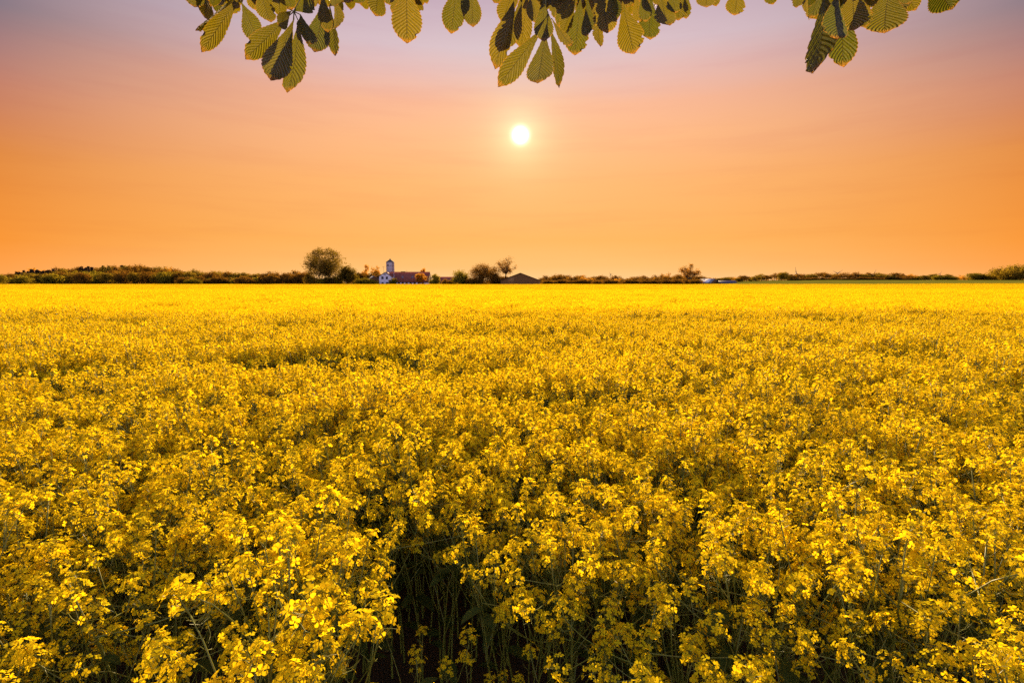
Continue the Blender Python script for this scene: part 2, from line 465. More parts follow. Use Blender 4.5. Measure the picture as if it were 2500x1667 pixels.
def make_head(seed):
    """One raceme: open flowers (petals), and green parts (axis, flower stalks, buds, young pods)."""
    r = np.random.default_rng(seed)
    pet, grn = MB(), MB()
    Lh = r.uniform(0.018, 0.055); n = int(r.integers(14, 24))
    axis_top = Lh
    grn.tube([(0, 0, -0.02), (0, 0, Lh * 0.5), (0, 0, axis_top)], [0.0016, 0.0013, 0.001], 4, 1, False)
    i = np.arange(n); t = i / n
    ph = i * 2.39996 + r.normal(0, 0.35, n)
    out = np.stack([np.cos(ph), np.sin(ph), 0.25 + 1.0 * t + r.normal(0, 0.25, n)], -1)
    out /= np.linalg.norm(out, axis=1)[:, None]
    start = np.stack([np.zeros(n), np.zeros(n), Lh * t], -1)
    ln = r.uniform(0.020, 0.042, n) * (1.15 - 0.40 * t)
    pos = start + out * ln[:, None]
    nrm = out * 1.0 + np.array([0, 0, 0.55]) + r.normal(0, 0.28, (n, 3))
    add_flowers(pet, pos, nrm, r.uniform(0.0086, 0.0114, n), r)
    for a, c in zip(start, pos):
        grn.tube([a, a * 0.45 + c * 0.55 + (0, 0, 0.002), c], [0.0007, 0.0006, 0.0005], 3, 1, False)
    m = int(r.integers(10, 18))
    d = r.normal(0, 1, (m, 3)); d[:, 2] = np.abs(d[:, 2]); d /= np.linalg.norm(d, axis=1)[:, None]
    for q in d:
        c = np.array([0, 0, axis_top]) + q * r.uniform(0.004, 0.011) * (1, 1, 1.2)
        grn.add(OCT * r.uniform(0.0018, 0.0029) + c, OCTF, 0)
    for k in range(int(r.integers(4, 10))):
        a = np.array([0, 0, -r.uniform(0.0, 0.09)]); p = r.uniform(0, 6.28)
        o = np.array([math.cos(p), math.sin(p), 0.35]); e = r.uniform(0.025, 0.05)
        grn.tube([a, a + o * e * 0.5, a + o * e * 0.8 + (0, 0, e * 0.35)], [0.0007, 0.0008, 0.0004], 3, 1, False)
    return pet, grn


HEADS = [make_head(100 + k) for k in range(9)]
HEAD_MESH = [(p.mesh('flower_head', [M_PETAL]), g.mesh('bud_cluster', [M_BUD, M_STEM])) for p, g in HEADS]


def make_leaf(seed):
    r = np.random.default_rng(seed); n = 6; v = []; f = []
    L_ = r.uniform(0.06, 0.14)
    for k in range(n):
        t = k / (n - 1); w = 0.22 * L_ * math.sin(math.pi * (0.12 + 0.86 * t)) ** 0.8
        z = L_ * (0.35 * t - 0.55 * t * t)
        v += [(t * L_, -w, z + 0.15 * w), (t * L_, 0, z), (t * L_, w, z + 0.15 * w)]
    for k in range(n - 1):
        f += [(3 * k, 3 * k + 3, 3 * k + 4, 3 * k + 1), (3 * k + 1, 3 * k + 4, 3 * k + 5, 3 * k + 2)]
    mb = MB(); mb.add(v, f); return mb


LEAVES = [make_leaf(300 + k) for k in range(4)]
LEAF_MESH = [l.mesh('leaf', [M_RLEAF], True) for l in LEAVES]


def make_plant(seed):
    """Stem with branches, plus the placement of its flower heads and upper leaves."""
    r = np.random.default_rng(seed)
    stem = MB(); heads = []; leaves = []
    Hh = r.uniform(1.12, 1.28)
    lean = r.normal(0, 0.13, 2)
    tt = np.linspace(0, 1, 8)
    pts = np.stack([lean[0] * tt ** 2, lean[1] * tt ** 2, Hh * tt], -1)
    wig = r.uniform(0, 6.28)
    pts[:, 0] += 0.012 * np.sin(tt * 7 + wig) * tt
    stem.tube(pts, np.linspace(0.0062, 0.0021, 8), 5, 0)
    heads.append((pts[-1], pts[-1] - pts[-2]))
    nb = int(r.integers(7, 11))
    for k in range(nb):
        t0 = 0.40 + 0.5 * (k + r.uniform(0, 0.8)) / nb
        a = np.array([np.interp(t0, tt, pts[:, c]) for c in range(3)])
        ph = k * 2.4 + r.uniform(0, 1.2)
        sp = r.uniform(0.08, 0.30)
        top = Hh * (r.uniform(0.88, 1.04) if r.random() < 0.72 else r.uniform(0.70, 0.90))
        if r.random() < 0.14:
            sp *= 1.9; top *= 0.92
        e = a + np.array([math.cos(ph) * sp, math.sin(ph) * sp, max(0.07, top - a[2])])
        q = np.linspace(0, 1, 6)[:, None]
        mid = a * 0.5 + e * 0.5 + np.array([math.cos(ph) * sp * 0.30, math.sin(ph) * sp * 0.30, -0.02])
        c = (1 - q) ** 2 * a + 2 * q * (1 - q) * mid + q * q * e
        if r.random() < 0.22:       # arching branch, its tip bowed over
            c[-1] += np.array([math.cos(ph), math.sin(ph), -0.6]) * 0.05; c[-2] += np.array([math.cos(ph), math.sin(ph), 0]) * 0.02
        stem.tube(c, np.linspace(0.0030, 0.0015, 6), 4, 0)
        heads.append((c[-1], c[-1] - c[-2]))
        if r.random() < 0.45 and e[2] - a[2] > 0.15:
            m = c[2]; ph2 = ph + r.uniform(0.7, 1.6) * r.choice([-1, 1])
            e2 = m + np.array([math.cos(ph2) * 0.07, math.sin(ph2) * 0.07, r.uniform(0.10, 0.22)])
            c2 = np.stack([m, (m + e2) / 2 + (0, 0, -0.012), e2]); stem.tube(c2, [0.002, 0.0017, 0.0014], 3, 0)
            heads.append((e2, c2[-1] - c2[-2]))
    for k in range(int(r.integers(4, 7))):
        t0 = r.uniform(0.3, 0.85)
        a = np.array([np.interp(t0, tt, pts[:, c]) for c in range(3)])
        leaves.append((a, r.uniform(0, 6.28), int(r.integers(0, 4)), r.uniform(0.8, 1.5)))
    hd = []
    for p, d in heads:
        d = d / np.linalg.norm(d) + np.array([0, 0, 0.5]) + r.normal(0, 0.12, 3)
        Rm = frames(d[None], np.array([r.uniform(0, 6.28)]))[0]
        hd.append((p, Rm, int(r.integers(0, len(HEADS))), r.uniform(0.85, 1.30)))
    return stem, hd, leaves


PLANTS = [make_plant(500 + k) for k in range(14)]
STEM_MESH = [p[0].mesh('stem', [M_STEM], True) for p in PLANTS]


def mat4(p, Rm, s):
    m = np.eye(4); m[:3, :3] = Rm * s; m[:3, 3] = p
    return m


def rz(a):
    return np.array([[math.cos(a), -math.sin(a), 0], [math.sin(a), math.cos(a), 0], [0, 0, 1]])


proto_col = bpy.data.collections.new('rapeseed_sources')


def proto(name, mb):
    o = bpy.data.objects.new(name, mb.mesh(name, [M_PETAL, M_BUD, M_STEM, M_RLEAF]))
    proto_col.objects.link(o)


for k, (stem, hd, lv) in enumerate(PLANTS):     # whole plants for the middle distance
    mb = MB(); mb.merge(stem, None, {0: 2})
    for p, Rm, hv, s in hd:
        mb.merge(HEADS[hv][0], mat4(p, Rm, s), {0: 0}); mb.merge(HEADS[hv][1], mat4(p, Rm, s), {0: 1, 1: 2})
    for p, a, v, s in lv:
        mb.merge(LEAVES[v], mat4(p, rz(a), s), {0: 3})
    proto('p_plant_%02d' % k, mb)


def quads(mb, c, size, r, mat, flat=0.35):
    n = len(c)
    nr = r.normal(0, 1, (n, 3)); nr[:, 2] = np.abs(nr[:, 2]) * 0.6 + flat
    Fm = frames(nr, r.uniform(0, 6.28, n))
    q = np.array([(-1, -0.7, 0), (0.2, -1, 0.15), (1, 0.1, 0), (0, 1, 0.2), (-0.9, 0.5, 0.0)])[None] * size[:, None, None]
    v = np.einsum('nij,nkj->nki', Fm, q) + c[:, None, :]
    mb.add(v.reshape(-1, 3), np.arange(n * 5).reshape(-1, 5), mat)


NP = len(PLANTS)
for k in range(4):                               # tufts of whole plants for the nearer middle distance
    r = np.random.default_rng(650 + k); mb = MB()
    for j in range(20):
        rad = 0.50 * math.sqrt(r.random()); a = r.uniform(0, 6.28)
        st, hd, lv = PLANTS[int(r.integers(0, NP))]
        M0 = mat4(np.array([rad * math.cos(a), rad * math.sin(a), 0]), rz(r.uniform(0, 6.28)), r.uniform(0.93, 1.07))
        mb.merge(st, M0, {0: 2})
        for p, Rm, hv, s in hd:
            mb.merge(HEADS[hv][0], M0 @ mat4(p, Rm, s), {0: 0}); mb.merge(HEADS[hv][1], M0 @ mat4(p, Rm, s), {0: 1, 1: 2})
        for p, a, v, s in lv:
            mb.merge(LEAVES[v], M0 @ mat4(p, rz(a), s), {0: 3})
    proto('pp_tuft_%02d' % k, mb)
for k in range(5):                               # clumps of about a square metre, stems cut short below the canopy
    r = np.random.default_rng(700 + k); mb = MB()
    for j in range(24):
        rad = 0.62 * math.sqrt(r.random()); a = r.uniform(0, 6.28)
        st, hd, lv = PLANTS[int(r.integers(0, NP))]
        rot = rz(r.uniform(0, 6.28)); hs = r.uniform(0.9, 1.07)
        base_ = np.array([rad * math.cos(a), rad * math.sin(a), 0])
        for p, Rm, hv, s in hd:
            c = rot @ p * (1, 1, hs) + base_
            mb.merge(HEADS[hv][0], mat4(c, rot @ Rm, s), {0: 0})
            mb.tube([c - (0, 0, 0.45), c - (0, 0, 0.01)], [0.003, 0.002], 3, 2, False)
        for q in range(4):
            mb.merge(LEAVES[q % 4], mat4(base_ + (0, 0, r.uniform(0.6, 1.0)), rz(r.uniform(0, 6.28)), 1.4), {0: 3})
    proto('q_clump_%02d' % k, mb)
# ------------------------------------------------------------------ rapeseed: where it stands
def vnoise(x, y, s, seed):
    r = np.random.default_rng(seed); g = r.random((64, 64))
    u, v = np.asarray(x) / s + 20, np.asarray(y) / s + 20
    i, j = np.floor(u).astype(int), np.floor(v).astype(int)
    a, b_ = u - i, v - j; a = a * a * (3 - 2 * a); b_ = b_ * b_ * (3 - 2 * b_)
    G = lambda p, q: g[p % 64, q % 64]
    return (G(i, j) * (1 - a) + G(i + 1, j) * a) * (1 - b_) + (G(i, j + 1) * (1 - a) + G(i + 1, j + 1) * a) * b_


def seg_dist(x, y, pts):
    d = np.full(np.shape(x), 1e9)
    for (ax, ay), (bx, by) in zip(pts[:-1], pts[1:]):
        vx, vy = bx - ax, by - ay
        t = np.clip(((x - ax) * vx + (y - ay) * vy) / (vx * vx + vy * vy), 0, 1)
        d = np.minimum(d, np.hypot(x - ax - t * vx, y - ay - t * vy))
    return d


GAP = [(-0.50, 2.30), (-0.36, 1.95), (-0.18, 1.55), (0.03, 1.20), (0.16, 0.70)]       # trodden gap running out of the frame
TRAM = [(-9.0, 4.0), (-5.2, 5.2), (-3.1, 6.0), (-1.2, 6.6)]            # tractor track crossing on the left
HOLES = [(0.95, 1.35, 0.24), (0.66, 1.12, 0.15), (-0.92, 1.42, 0.19), (-1.10, 1.05, 0.20), (1.35, 1.20, 0.22)]


def standing(x, y):
    """True where a plant stands."""
    keep = seg_dist(x, y, GAP) > np.interp(y, [0.6, 1.2, 1.6, 2.0, 2.4], [0.44, 0.42, 0.33, 0.22, 0.12])
    keep &= seg_dist(x, y, TRAM) > 0.40
    for hx, hy, hr in HOLES:
        keep &= np.hypot(x - hx, (y - hy)) > hr
    return keep


def tall(x, y):
    x = np.asarray(x, float); y = np.asarray(y, float)
    return 0.93 + 0.10 * vnoise(x, y, 0.55, 3) + 0.09 * vnoise(x, y, 2.2, 4) - 0.02 + 0.09 * np.exp(-((x + 0.62) ** 2 + (y - 1.3) ** 2) / 0.14) + 0.06 * np.exp(-((x - 1.2) ** 2 + (y - 1.8) ** 2) / 0.2) - 0.15 * np.exp(-((x - 0.42) ** 2 / 0.09 + (y - 1.15) ** 2 / 0.14))


def jitter_grid(x0, x1, y0, y1, d, seed):
    r = np.random.default_rng(seed)
    gx_, gy_ = np.arange(x0, x1, d), np.arange(y0, y1, d)
    A, B = np.meshgrid(gx_, gy_)
    return A.ravel() + r.uniform(-0.5, 0.5, A.size) * d, B.ravel() + r.uniform(-0.5, 0.5, A.size) * d


xa_, ya_ = jitter_grid(-6, 6, 0.62, 3.2, 0.17, 21)
xb_, yb_ = jitter_grid(-22, 22, 3.2, 15, 0.155, 24)
mb_ = (yb_ < 4.1) | (seg_dist(xb_, yb_, TRAM) < 1.05); xb_, yb_ = xb_[mb_], yb_[mb_]
x, y = np.concatenate([xa_, xb_]), np.concatenate([ya_, yb_])
m = standing(x, y) & (np.abs(x) < 1.15 * y + 1.3) & (vnoise(x, y, 0.5, 9) > np.where(y < 1.5, 0.40, np.where(y < 2.1, 0.29, np.where(y < 3.5, 0.15, 0.06))))
x, y = x[m], y[m]
order = np.argsort(np.hypot(x, y)); x, y = x[order], y[order]
# nearest plants whose tops stand inside the photograph become plants of their own
depth = y * math.cos(PITCH) + 0.95 * math.sin(PITCH)
py_ = 833 + 1250 * (0.95 * math.cos(PITCH) - y * math.sin(PITCH)) / depth
inview = (np.abs(x / depth) < 1.03) & (py_ < 1720)
near = np.zeros(len(x), bool); near[np.flatnonzero(inview)[:292]] = True

r2 = np.random.default_rng(77)
stuff_pos, stuff_rot, stuff_scl, stuff_idx = [], [], [], []


def put(px, py2, pz, rot, scl, ix):
    stuff_pos.append((px, py2, pz)); stuff_rot.append(rot); stuff_scl.append(scl); stuff_idx.append(ix)


hts = tall(x, y)
for i in np.flatnonzero(~near):
    s = hts[i] * r2.uniform(0.94, 1.06)
    put(x[i], y[i], H(x[i], y[i]) - 0.01, (r2.normal(0, 0.06), r2.normal(0, 0.06), r2.uniform(0, 6.28)), (s, s, s), int(r2.integers(0, NP)))

xx, yy = jitter_grid(-22, 22, 4.5, 15.2, 0.66, 26)
m = (np.abs(xx) < 1.15 * yy + 1.3) & (seg_dist(xx, yy, TRAM) > 0.80) & (vnoise(xx, yy, 0.6, 9) > 0.05)
for a, c in zip(xx[m], yy[m]):
    s = float(tall(a, c)) * r2.uniform(0.95, 1.05)
    put(a, c, H(a, c) - 0.01, (r2.normal(0, 0.03), r2.normal(0, 0.03), r2.uniform(0, 6.28)), (1, 1, s), NP + int(r2.integers(0, 4)))
xx, yy = jitter_grid(-80, 80, 15.2, 66, 0.85, 22)
m = (np.abs(xx) < 1.12 * yy + 3)
for a, c in zip(xx[m], yy[m]):
    s = float(tall(a, c)) * r2.uniform(0.95, 1.05)
    put(a, c, H(a, c), (0, 0, r2.uniform(0, 6.28)), (1.05, 1.05, s), NP + 4 + int(r2.integers(0, 5)))
for y0_, y1_, sp_, sc_, sd_ in ((65.5, 150, 1.75, 2.1, 23), (149, 350, 3.4, 4.1, 25)):     # farther off the same clumps, spread wider
    xx, yy = jitter_grid(-390, 390, y0_, y1_, sp_, sd_)
    m = (np.abs(xx) < 1.10 * yy + 6) & (yy < field_far(xx))
    hh = height(xx, yy); tl = 0.93 + 0.16 * vnoise(xx, yy, 9.0, 5)
    for a, c, h_, t_ in zip(xx[m], yy[m], hh[m], tl[m]):
        s = t_ * r2.uniform(0.96, 1.05)
        put(a, c, h_, (0, 0, r2.uniform(0, 6.28)), (sc_, sc_, s), NP + 4 + int(r2.integers(0, 5)))

me = bpy.data.meshes.new('rapeseed_crop')
me.vertices.add(len(stuff_pos)); me.vertices.foreach_set('co', np.array(stuff_pos, np.float32).ravel())
for nm, ty, data, key in (('rot', 'FLOAT_VECTOR', stuff_rot, 'vector'), ('scl', 'FLOAT_VECTOR', stuff_scl, 'vector'), ('pick', 'INT', stuff_idx, 'value')):
    at = me.attributes.new(nm, ty, 'POINT')
    at.data.foreach_set(key, np.array(data, np.int32 if ty == 'INT' else np.float32).ravel())
crop = link('rapeseed_crop', me)
tag(crop, 'dense mass of yellow flowering rapeseed filling the field to the tree line', 'crop', kind='stuff')
g = bpy.data.node_groups.new('spread_plants', 'GeometryNodeTree')
g.interface.new_socket('Geometry', in_out='INPUT', socket_type='NodeSocketGeometry')
g.interface.new_socket('Geometry', in_out='OUTPUT', socket_type='NodeSocketGeometry')
gi, go = g.nodes.new('NodeGroupInput'), g.nodes.new('NodeGroupOutput')
ip = g.nodes.new('GeometryNodeInstanceOnPoints'); ci = g.nodes.new('GeometryNodeCollectionInfo')
ci.inputs['Collection'].default_value = proto_col; ci.inputs['Separate Children'].default_value = True; ci.inputs['Reset Children'].default_value = True
ip.inputs['Pick Instance'].default_value = True


def named(nm, ty):
    n = g.nodes.new('GeometryNodeInputNamedAttribute'); n.data_type = ty; n.inputs['Name'].default_value = nm
    return n.outputs['Attribute']


g.links.new(gi.outputs[0], ip.inputs['Points']); g.links.new(ci.outputs[0], ip.inputs['Instance'])
g.links.new(named('pick', 'INT'), ip.inputs['Instance Index'])
e2r = g.nodes.new('FunctionNodeEulerToRotation')
g.links.new(named('rot', 'FLOAT_VECTOR'), e2r.inputs[0]); g.links.new(e2r.outputs[0], ip.inputs['Rotation'])
g.links.new(named('scl', 'FLOAT_VECTOR'), ip.inputs['Scale'])
g.links.new(ip.outputs[0], go.inputs[0])
md = crop.modifiers.new('spread', 'NODES'); md.node_group = g

# the nearest plants, one by one
def plant_words(px, py2):
    d = float(seg_dist(np.array(px), np.array(py2), GAP))
    if d < 0.56 and py2 < 2.1:
        side = px < np.interp(py2, [0.7, 1.2, 1.55, 1.95], [0.16, 0.03, -0.20, -0.40])
        return ('flowering rapeseed plant leaning over the left side of the dark gap', 'plants on the left side of the dark gap') if side else \
               ('flowering rapeseed plant bordering the right side of the dark gap', 'plants on the right side of the dark gap')
    row = 'front' if py2 < 1.5 else 'second' if py2 < 2.1 else 'third'
    u = 1250 + 1250 * px / (py2 * 0.9935 + 0.11)
    for lim, words in ((330, 'at the left edge of the picture'), (680, 'straight below the conifer ridge'), (870, 'straight below the large round tree'), (1080, 'straight below the farmhouse'),
                       (1380, 'straight below the sun'), (1600, 'straight below the small wind turbine'), (1830, 'straight below the pale-stripped shed'), (2200, 'straight below the straight tree row'), (9e9, 'at the right edge of the picture')):
        if u < lim:
            break
    return ('yellow rapeseed plant in the %s rows, %s' % (row, words), 'rapeseed in the %s rows %s' % (row, words))


gap_w = lambda yv: np.interp(yv, [0.6, 1.2, 1.6, 2.0, 2.4], [0.27, 0.26, 0.18, 0.10, 0.03])
for i in np.flatnonzero(near):
    for _ in range(12):                 # turn the plant until no head hangs into the gap
        k = int(r2.integers(0, NP)); st, hd, lv = PLANTS[k]; spin = r2.uniform(0, 6.28)
        w_ = np.array([rz(spin) @ p for p, *_r in hd]) * hts[i] + (x[i], y[i], 0)
        if np.all(seg_dist(w_[:, 0], w_[:, 1], GAP) > gap_w(w_[:, 1])):
            break
    else:
        continue
    s = float(hts[i]) * r2.uniform(0.95, 1.06)
    o = empty('rapeseed_plant', (x[i], y[i], H(x[i], y[i]) - 0.01))
    o.rotation_euler = (r2.normal(0, 0.05), r2.normal(0, 0.05), spin); o.scale = (s, s, s)
    lb, gp = plant_words(x[i], y[i]); tag(o, lb, 'plant', gp)
    link('stem', STEM_MESH[k], o)
    for p, Rm, hv, hs in hd:
        h = link('flower_head', HEAD_MESH[hv][0], o)
        h.matrix_local = Matrix(mat4(p, Rm, hs).tolist())
        link('bud_cluster', HEAD_MESH[hv][1], h)
    for p, a, v, ls in lv[:4]:
        q = link('leaf', LEAF_MESH[v], o); q.matrix_local = Matrix(mat4(p, rz(a), ls).tolist())

# stunted plants deep in the gap
for gx_, gy_, s in ((-0.30, 1.72, 0.74), (-0.12, 1.62, 0.66), (0.10, 1.46, 0.68), (-0.14, 1.36, 0.58), (0.22, 1.26, 0.64), (-0.02, 1.16, 0.52), (0.30, 1.02, 0.56), (0.05, 1.40, 0.60)):
    k = int(r2.integers(0, NP)); st, hd, lv = PLANTS[k]
    o = empty('rapeseed_plant', (gx_, gy_, H(gx_, gy_) - 0.01)); o.rotation_euler = (r2.normal(0, 0.06), r2.normal(0, 0.06), r2.uniform(0, 6.28)); o.scale = (s * 1.1, s * 1.1, s)
    tag(o, 'short shaded rapeseed plant standing low inside the dark gap', 'plant', 'stunted plants inside the dark gap')
    link('stem', STEM_MESH[k], o)
    for p, Rm, hv, hs in hd:
        h = link('flower_head', HEAD_MESH[hv][0], o); h.matrix_local = Matrix(mat4(p, Rm, hs).tolist())
        link('bud_cluster', HEAD_MESH[hv][1], h)
    for p, a, v, ls in lv[:4]:
        q = link('leaf', LEAF_MESH[v], o); q.matrix_local = Matrix(mat4(p, rz(a), ls * 1.4).tolist())

# ------------------------------------------------------------------ trees
def leaf_quads(mb, c, size, r, mat=0, up=0.0):
    n = len(c)
    nr = r.normal(0, 1, (n, 3)); nr[:, 2] += up
    Fm = frames(nr, r.uniform(0, 6.28, n))
    q = np.array([(-1, 0, 0), (0, -0.55, 0.1), (1, 0, 0), (0, 0.55, 0.1)])[None] * size[:, None, None]
    v = np.einsum('nij,nkj->nki', Fm, q) + c[:, None, :]
    mb.add(v.reshape(-1, 3), np.arange(n * 4).reshape(-1, 4), mat)


def make_tree(seed, Wd, Ht, fork=0.25, stems=1, limbs=7, tips=5, clump=30, spread=0.05, leaf=0.35, fill=0, base=0.25, twigs=3, shape=1.0, flat=0.0, low=0.15):
    """Trunk with limbs (real metres) and a crown of small leaf faces gathered in clumps round the twig ends."""
    r = np.random.default_rng(seed); tr, cr = MB(), MB()
    cz = Ht * (base + 1) / 2; rz_ = Ht * (1 - base) / 2; rx = Wd / 2
    cl = []
    for s in range(stems):
        off = np.array([r.normal(0, 0.03) * Wd * (stems > 1), r.normal(0, 0.03) * Wd * (stems > 1), 0])
        fk = off * 2.2 + np.array([r.normal(0, 0.02) * Wd, r.normal(0, 0.02) * Wd, Ht * fork * r.uniform(0.8, 1.2)])
        r0 = Ht * 0.017 / math.sqrt(stems) + 0.05
        tr.tube([off + (0, 0, -0.3), off + (fk - off) * 0.5, fk], [r0 * 1.35, r0, r0 * 0.85], 7)
        for k in range(limbs):
            ph = 2.4 * k + r.uniform(0, 0.8) + s; el = r.uniform(low, 1.0) if k else 1.0
            ce = math.sqrt(max(0, 1 - el * el)); rr = r.uniform(0.72, 0.95)
            zz = -0.75 + 1.7 * el
            sq = math.sqrt(max(0.02, 1 - zz * zz)) ** shape
            e = np.array([math.cos(ph) * rx * sq * rr, math.sin(ph) * rx * sq * rr, cz + rz_ * zz * rr])
            md_ = fk * 0.55 + e * 0.45 + np.array([0, 0, 0.08 * Ht])
            q = np.linspace(0, 1, 6)[:, None]; c = (1 - q) ** 2 * fk + 2 * q * (1 - q) * md_ + q * q * e
            c[1:-1] += r.normal(0, 0.012 * Ht, (4, 3))
            tr.tube(c, np.linspace(r0 * 0.55, r0 * 0.12, 6), 5)
            for j in range(tips):
                t = r.uniform(0.3, 1.0); a = np.array([np.interp(t, q[:, 0], c[:, w]) for w in range(3)])
                d = r.normal(0, 1, 3); d[2] = d[2] * 0.6 + 0.25; d /= np.linalg.norm(d)
                e2 = a + d * r.uniform(0.12, 0.26) * (rx + rz_) * (1.15 - 0.5 * t)
                n_ = (e2 - (0, 0, cz)) / (rx, rx, rz_); ln = np.linalg.norm(n_)
                if ln > 1: e2 = np.array([0, 0, cz]) + n_ / ln * (rx, rx, rz_) * r.uniform(0.93, 1.03)
                tr.tube([a, (a + e2) / 2 + r.normal(0, 0.01 * Ht, 3), e2], [r0 * 0.2, r0 * 0.13, r0 * 0.05], 4)
                cl.append(e2); cl.append((a + e2) / 2)
                for w in range(twigs):
                    d = r.normal(0, 1, 3); d[2] += 0.5; d /= np.linalg.norm(d)
                    e3 = e2 * 0.6 + a * 0.4 + d * r.uniform(0.05, 0.13) * (rx + rz_)
                    n_ = (e3 - (0, 0, cz)) / (rx, rx, rz_); ln = np.linalg.norm(n_)
                    if ln > 1: e3 = np.array([0, 0, cz]) + n_ / ln * (rx, rx, rz_)
                    tr.tube([e2 * 0.6 + a * 0.4, e3], [r0 * 0.07, r0 * 0.03], 3)
                    cl.append(e3)
    if fill:
        d = r.normal(0, 1, (fill, 3)); d /= np.linalg.norm(d, axis=1)[:, None]
        rad = r.uniform(0.30, 1.0, fill) ** 0.45
        p = d * rad[:, None] * (rx, rx, rz_) + (0, 0, cz); p[:, 2] = np.maximum(p[:, 2], Ht * flat)
        cl += list(p)
    cl = np.array(cl)
    c = np.repeat(cl, clump, 0); c = c + r.normal(0, 1, c.shape) * spread * (rx + rz_)
    c[:, 2] = np.maximum(c[:, 2], 0.05)
    leaf_quads(cr, c, r.uniform(0.6, 1.3, len(c)) * leaf, r)
    return tr, cr


def make_conifer(seed, Wd, Ht, leaf=0.4):
    r = np.random.default_rng(seed); tr, cr = MB(), MB()
    tr.tube([(0, 0, -0.3), (0, 0, Ht * 0.5), (0, 0, Ht * 0.98)], [0.25, 0.16, 0.03], 6)
    pts = []
    lay = 16
    for k in range(lay):
        t = k / lay; z = Ht * (0.10 + 0.9 * t); rad = Wd / 2 * (1 - t) * r.uniform(0.75, 1.15) + 0.06
        nb = 9 if t < 0.6 else 6
        for j in range(nb):
            ph = j * 6.283 / nb + r.uniform(0, 0.7); L_ = rad * r.uniform(0.7, 1.1)
            e = np.array([math.cos(ph) * L_, math.sin(ph) * L_, z - 0.18 * L_])
            tr.tube([(0, 0, z), e], [0.05, 0.015], 3)
            n = 16
            q = r.uniform(0.15, 1.0, n)[:, None]
            pts.append(np.array([0, 0, z]) * (1 - q) + e * q + r.normal(0, 0.16, (n, 3)) * (1, 1, 1.3))
    c = np.concatenate(pts)
    leaf_quads(cr, c, r.uniform(0.6, 1.2, len(c)) * leaf, r, up=0.6)
    return tr, cr


def plant_tree(name, tr_me, cr_me, px, Yd, sc3, label, cat='tree', group=None, sink=0.0, rot=None):
    p = P(px, 690, Yd)
    o = empty(name, (p.x, Yd, H(p.x, Yd) - sink), r2.uniform(0, 6.28) if rot is None else rot)
    o.scale = sc3
    tag(o, label, cat, group)
    link('trunk', tr_me, o); link('crown', cr_me, o)
    return o


def top_height(px, py, Yd, lift=0.0):
    p = P(px, py, Yd)
    return p.z - H(p.x, Yd)


def hero(name, px0, px1, pytop, Yd, lmat, label, seed, **kw):
    c = (px0 + px1) / 2
    Wd = P(px1, 690, Yd).x - P(px0, 690, Yd).x; Ht = top_height(c, pytop, Yd)
    tr, cr = make_tree(seed, Wd, Ht, **kw)
    return plant_tree(name, tr.mesh('trunk', [M_BARK], True), cr.mesh('crown', [lmat]), c, Yd, (1, 1, 1), label, cat=('shrub' if 'shrub' in name else 'tree'), rot=0)


hero('broadleaf_tree', 744, 847, 605, 345, M_LEAF_F, 'large round-crowned tree, tallest on the skyline, left of the white farmhouse', 31, fork=0.24, stems=4, limbs=10, tips=7, clump=7, spread=0.022, leaf=0.36, base=0.10, twigs=4, low=0.05, fill=420)
hero('broadleaf_tree', 822, 876, 650, 340, M_LEAF_A, 'small spiky bushy tree just right of the large round tree', 32, fork=0.15, stems=3, limbs=8, tips=6, clump=12, spread=0.05, leaf=0.36, base=0.02, fill=60)
hero('budding_tree', 884, 902, 642, 400, M_LEAF_C, 'thin upright orange-budded tree left of the farmhouse', 33, fork=0.2, limbs=8, tips=6, clump=5, spread=0.035, leaf=0.34, base=0.12, twigs=5)
hero('budding_tree', 903, 932, 647, 395, M_LEAF_C, 'wider orange-budded tree close behind the farmhouse gable', 34, fork=0.2, limbs=9, tips=6, clump=5, spread=0.035, leaf=0.34, base=0.12, twigs=5)
hero('budding_tree', 1022, 1046, 652, 375, M_LEAF_C, 'orange-budded tree rising behind the right end of the farmhouse roof', 35, fork=0.3, limbs=7, tips=5, clump=7, spread=0.05, leaf=0.36, base=0.35)
hero('broadleaf_tree', 1014, 1041, 667, 338, M_LEAF_C, 'rounded rusty tree in front of the right end of the farmhouse', 36, fork=0.25, limbs=8, tips=5, clump=15, spread=0.06, leaf=0.30, base=0.2, fill=60)
hero('broadleaf_tree', 1046, 1076, 668, 335, M_LEAF_E, 'light green bushy tree at the right end of the farmhouse', 37, fork=0.12, stems=2, limbs=8, tips=5, clump=12, spread=0.06, leaf=0.30, base=0.0, fill=40)
hero('broadleaf_tree', 1101, 1144, 660, 330, M_LEAF_E, 'loose light green tree between the low red roof and the round dark tree', 38, fork=0.15, stems=2, limbs=9, tips=6, clump=9, spread=0.06, leaf=0.30, base=0.0, fill=30)
hero('broadleaf_tree', 1144, 1210, 644, 335, M_LEAF_B, 'dense dome-shaped dark tree left of the bare tree', 39, fork=0.12, stems=2, limbs=9, tips=6, clump=10, spread=0.045, leaf=0.33, base=-0.22, fill=420, flat=0.02, low=-0.1)
hero('broadleaf_tree', 1188, 1222, 650, 345, M_LEAF_B, 'smaller dark tree leaning against the right side of the dome-shaped tree', 40, fork=0.2, limbs=8, tips=5, clump=13, spread=0.06, leaf=0.34, base=0.05, fill=90)
hero('bare_tree', 1207, 1263, 622, 350, M_LEAF_G, 'tall sparse tree with bare dark limbs behind the barn', 41, fork=0.33, limbs=12, tips=7, clump=4, spread=0.03, leaf=0.30, base=0.12, twigs=5)
hero('bare_tree', 1654, 1712, 645, 420, M_LEAF_G, 'fan-crowned sparse tree standing above the right hedge by the shed', 42, fork=0.28, limbs=12, tips=8, clump=5, spread=0.03, leaf=0.36, base=0.15, twigs=5)
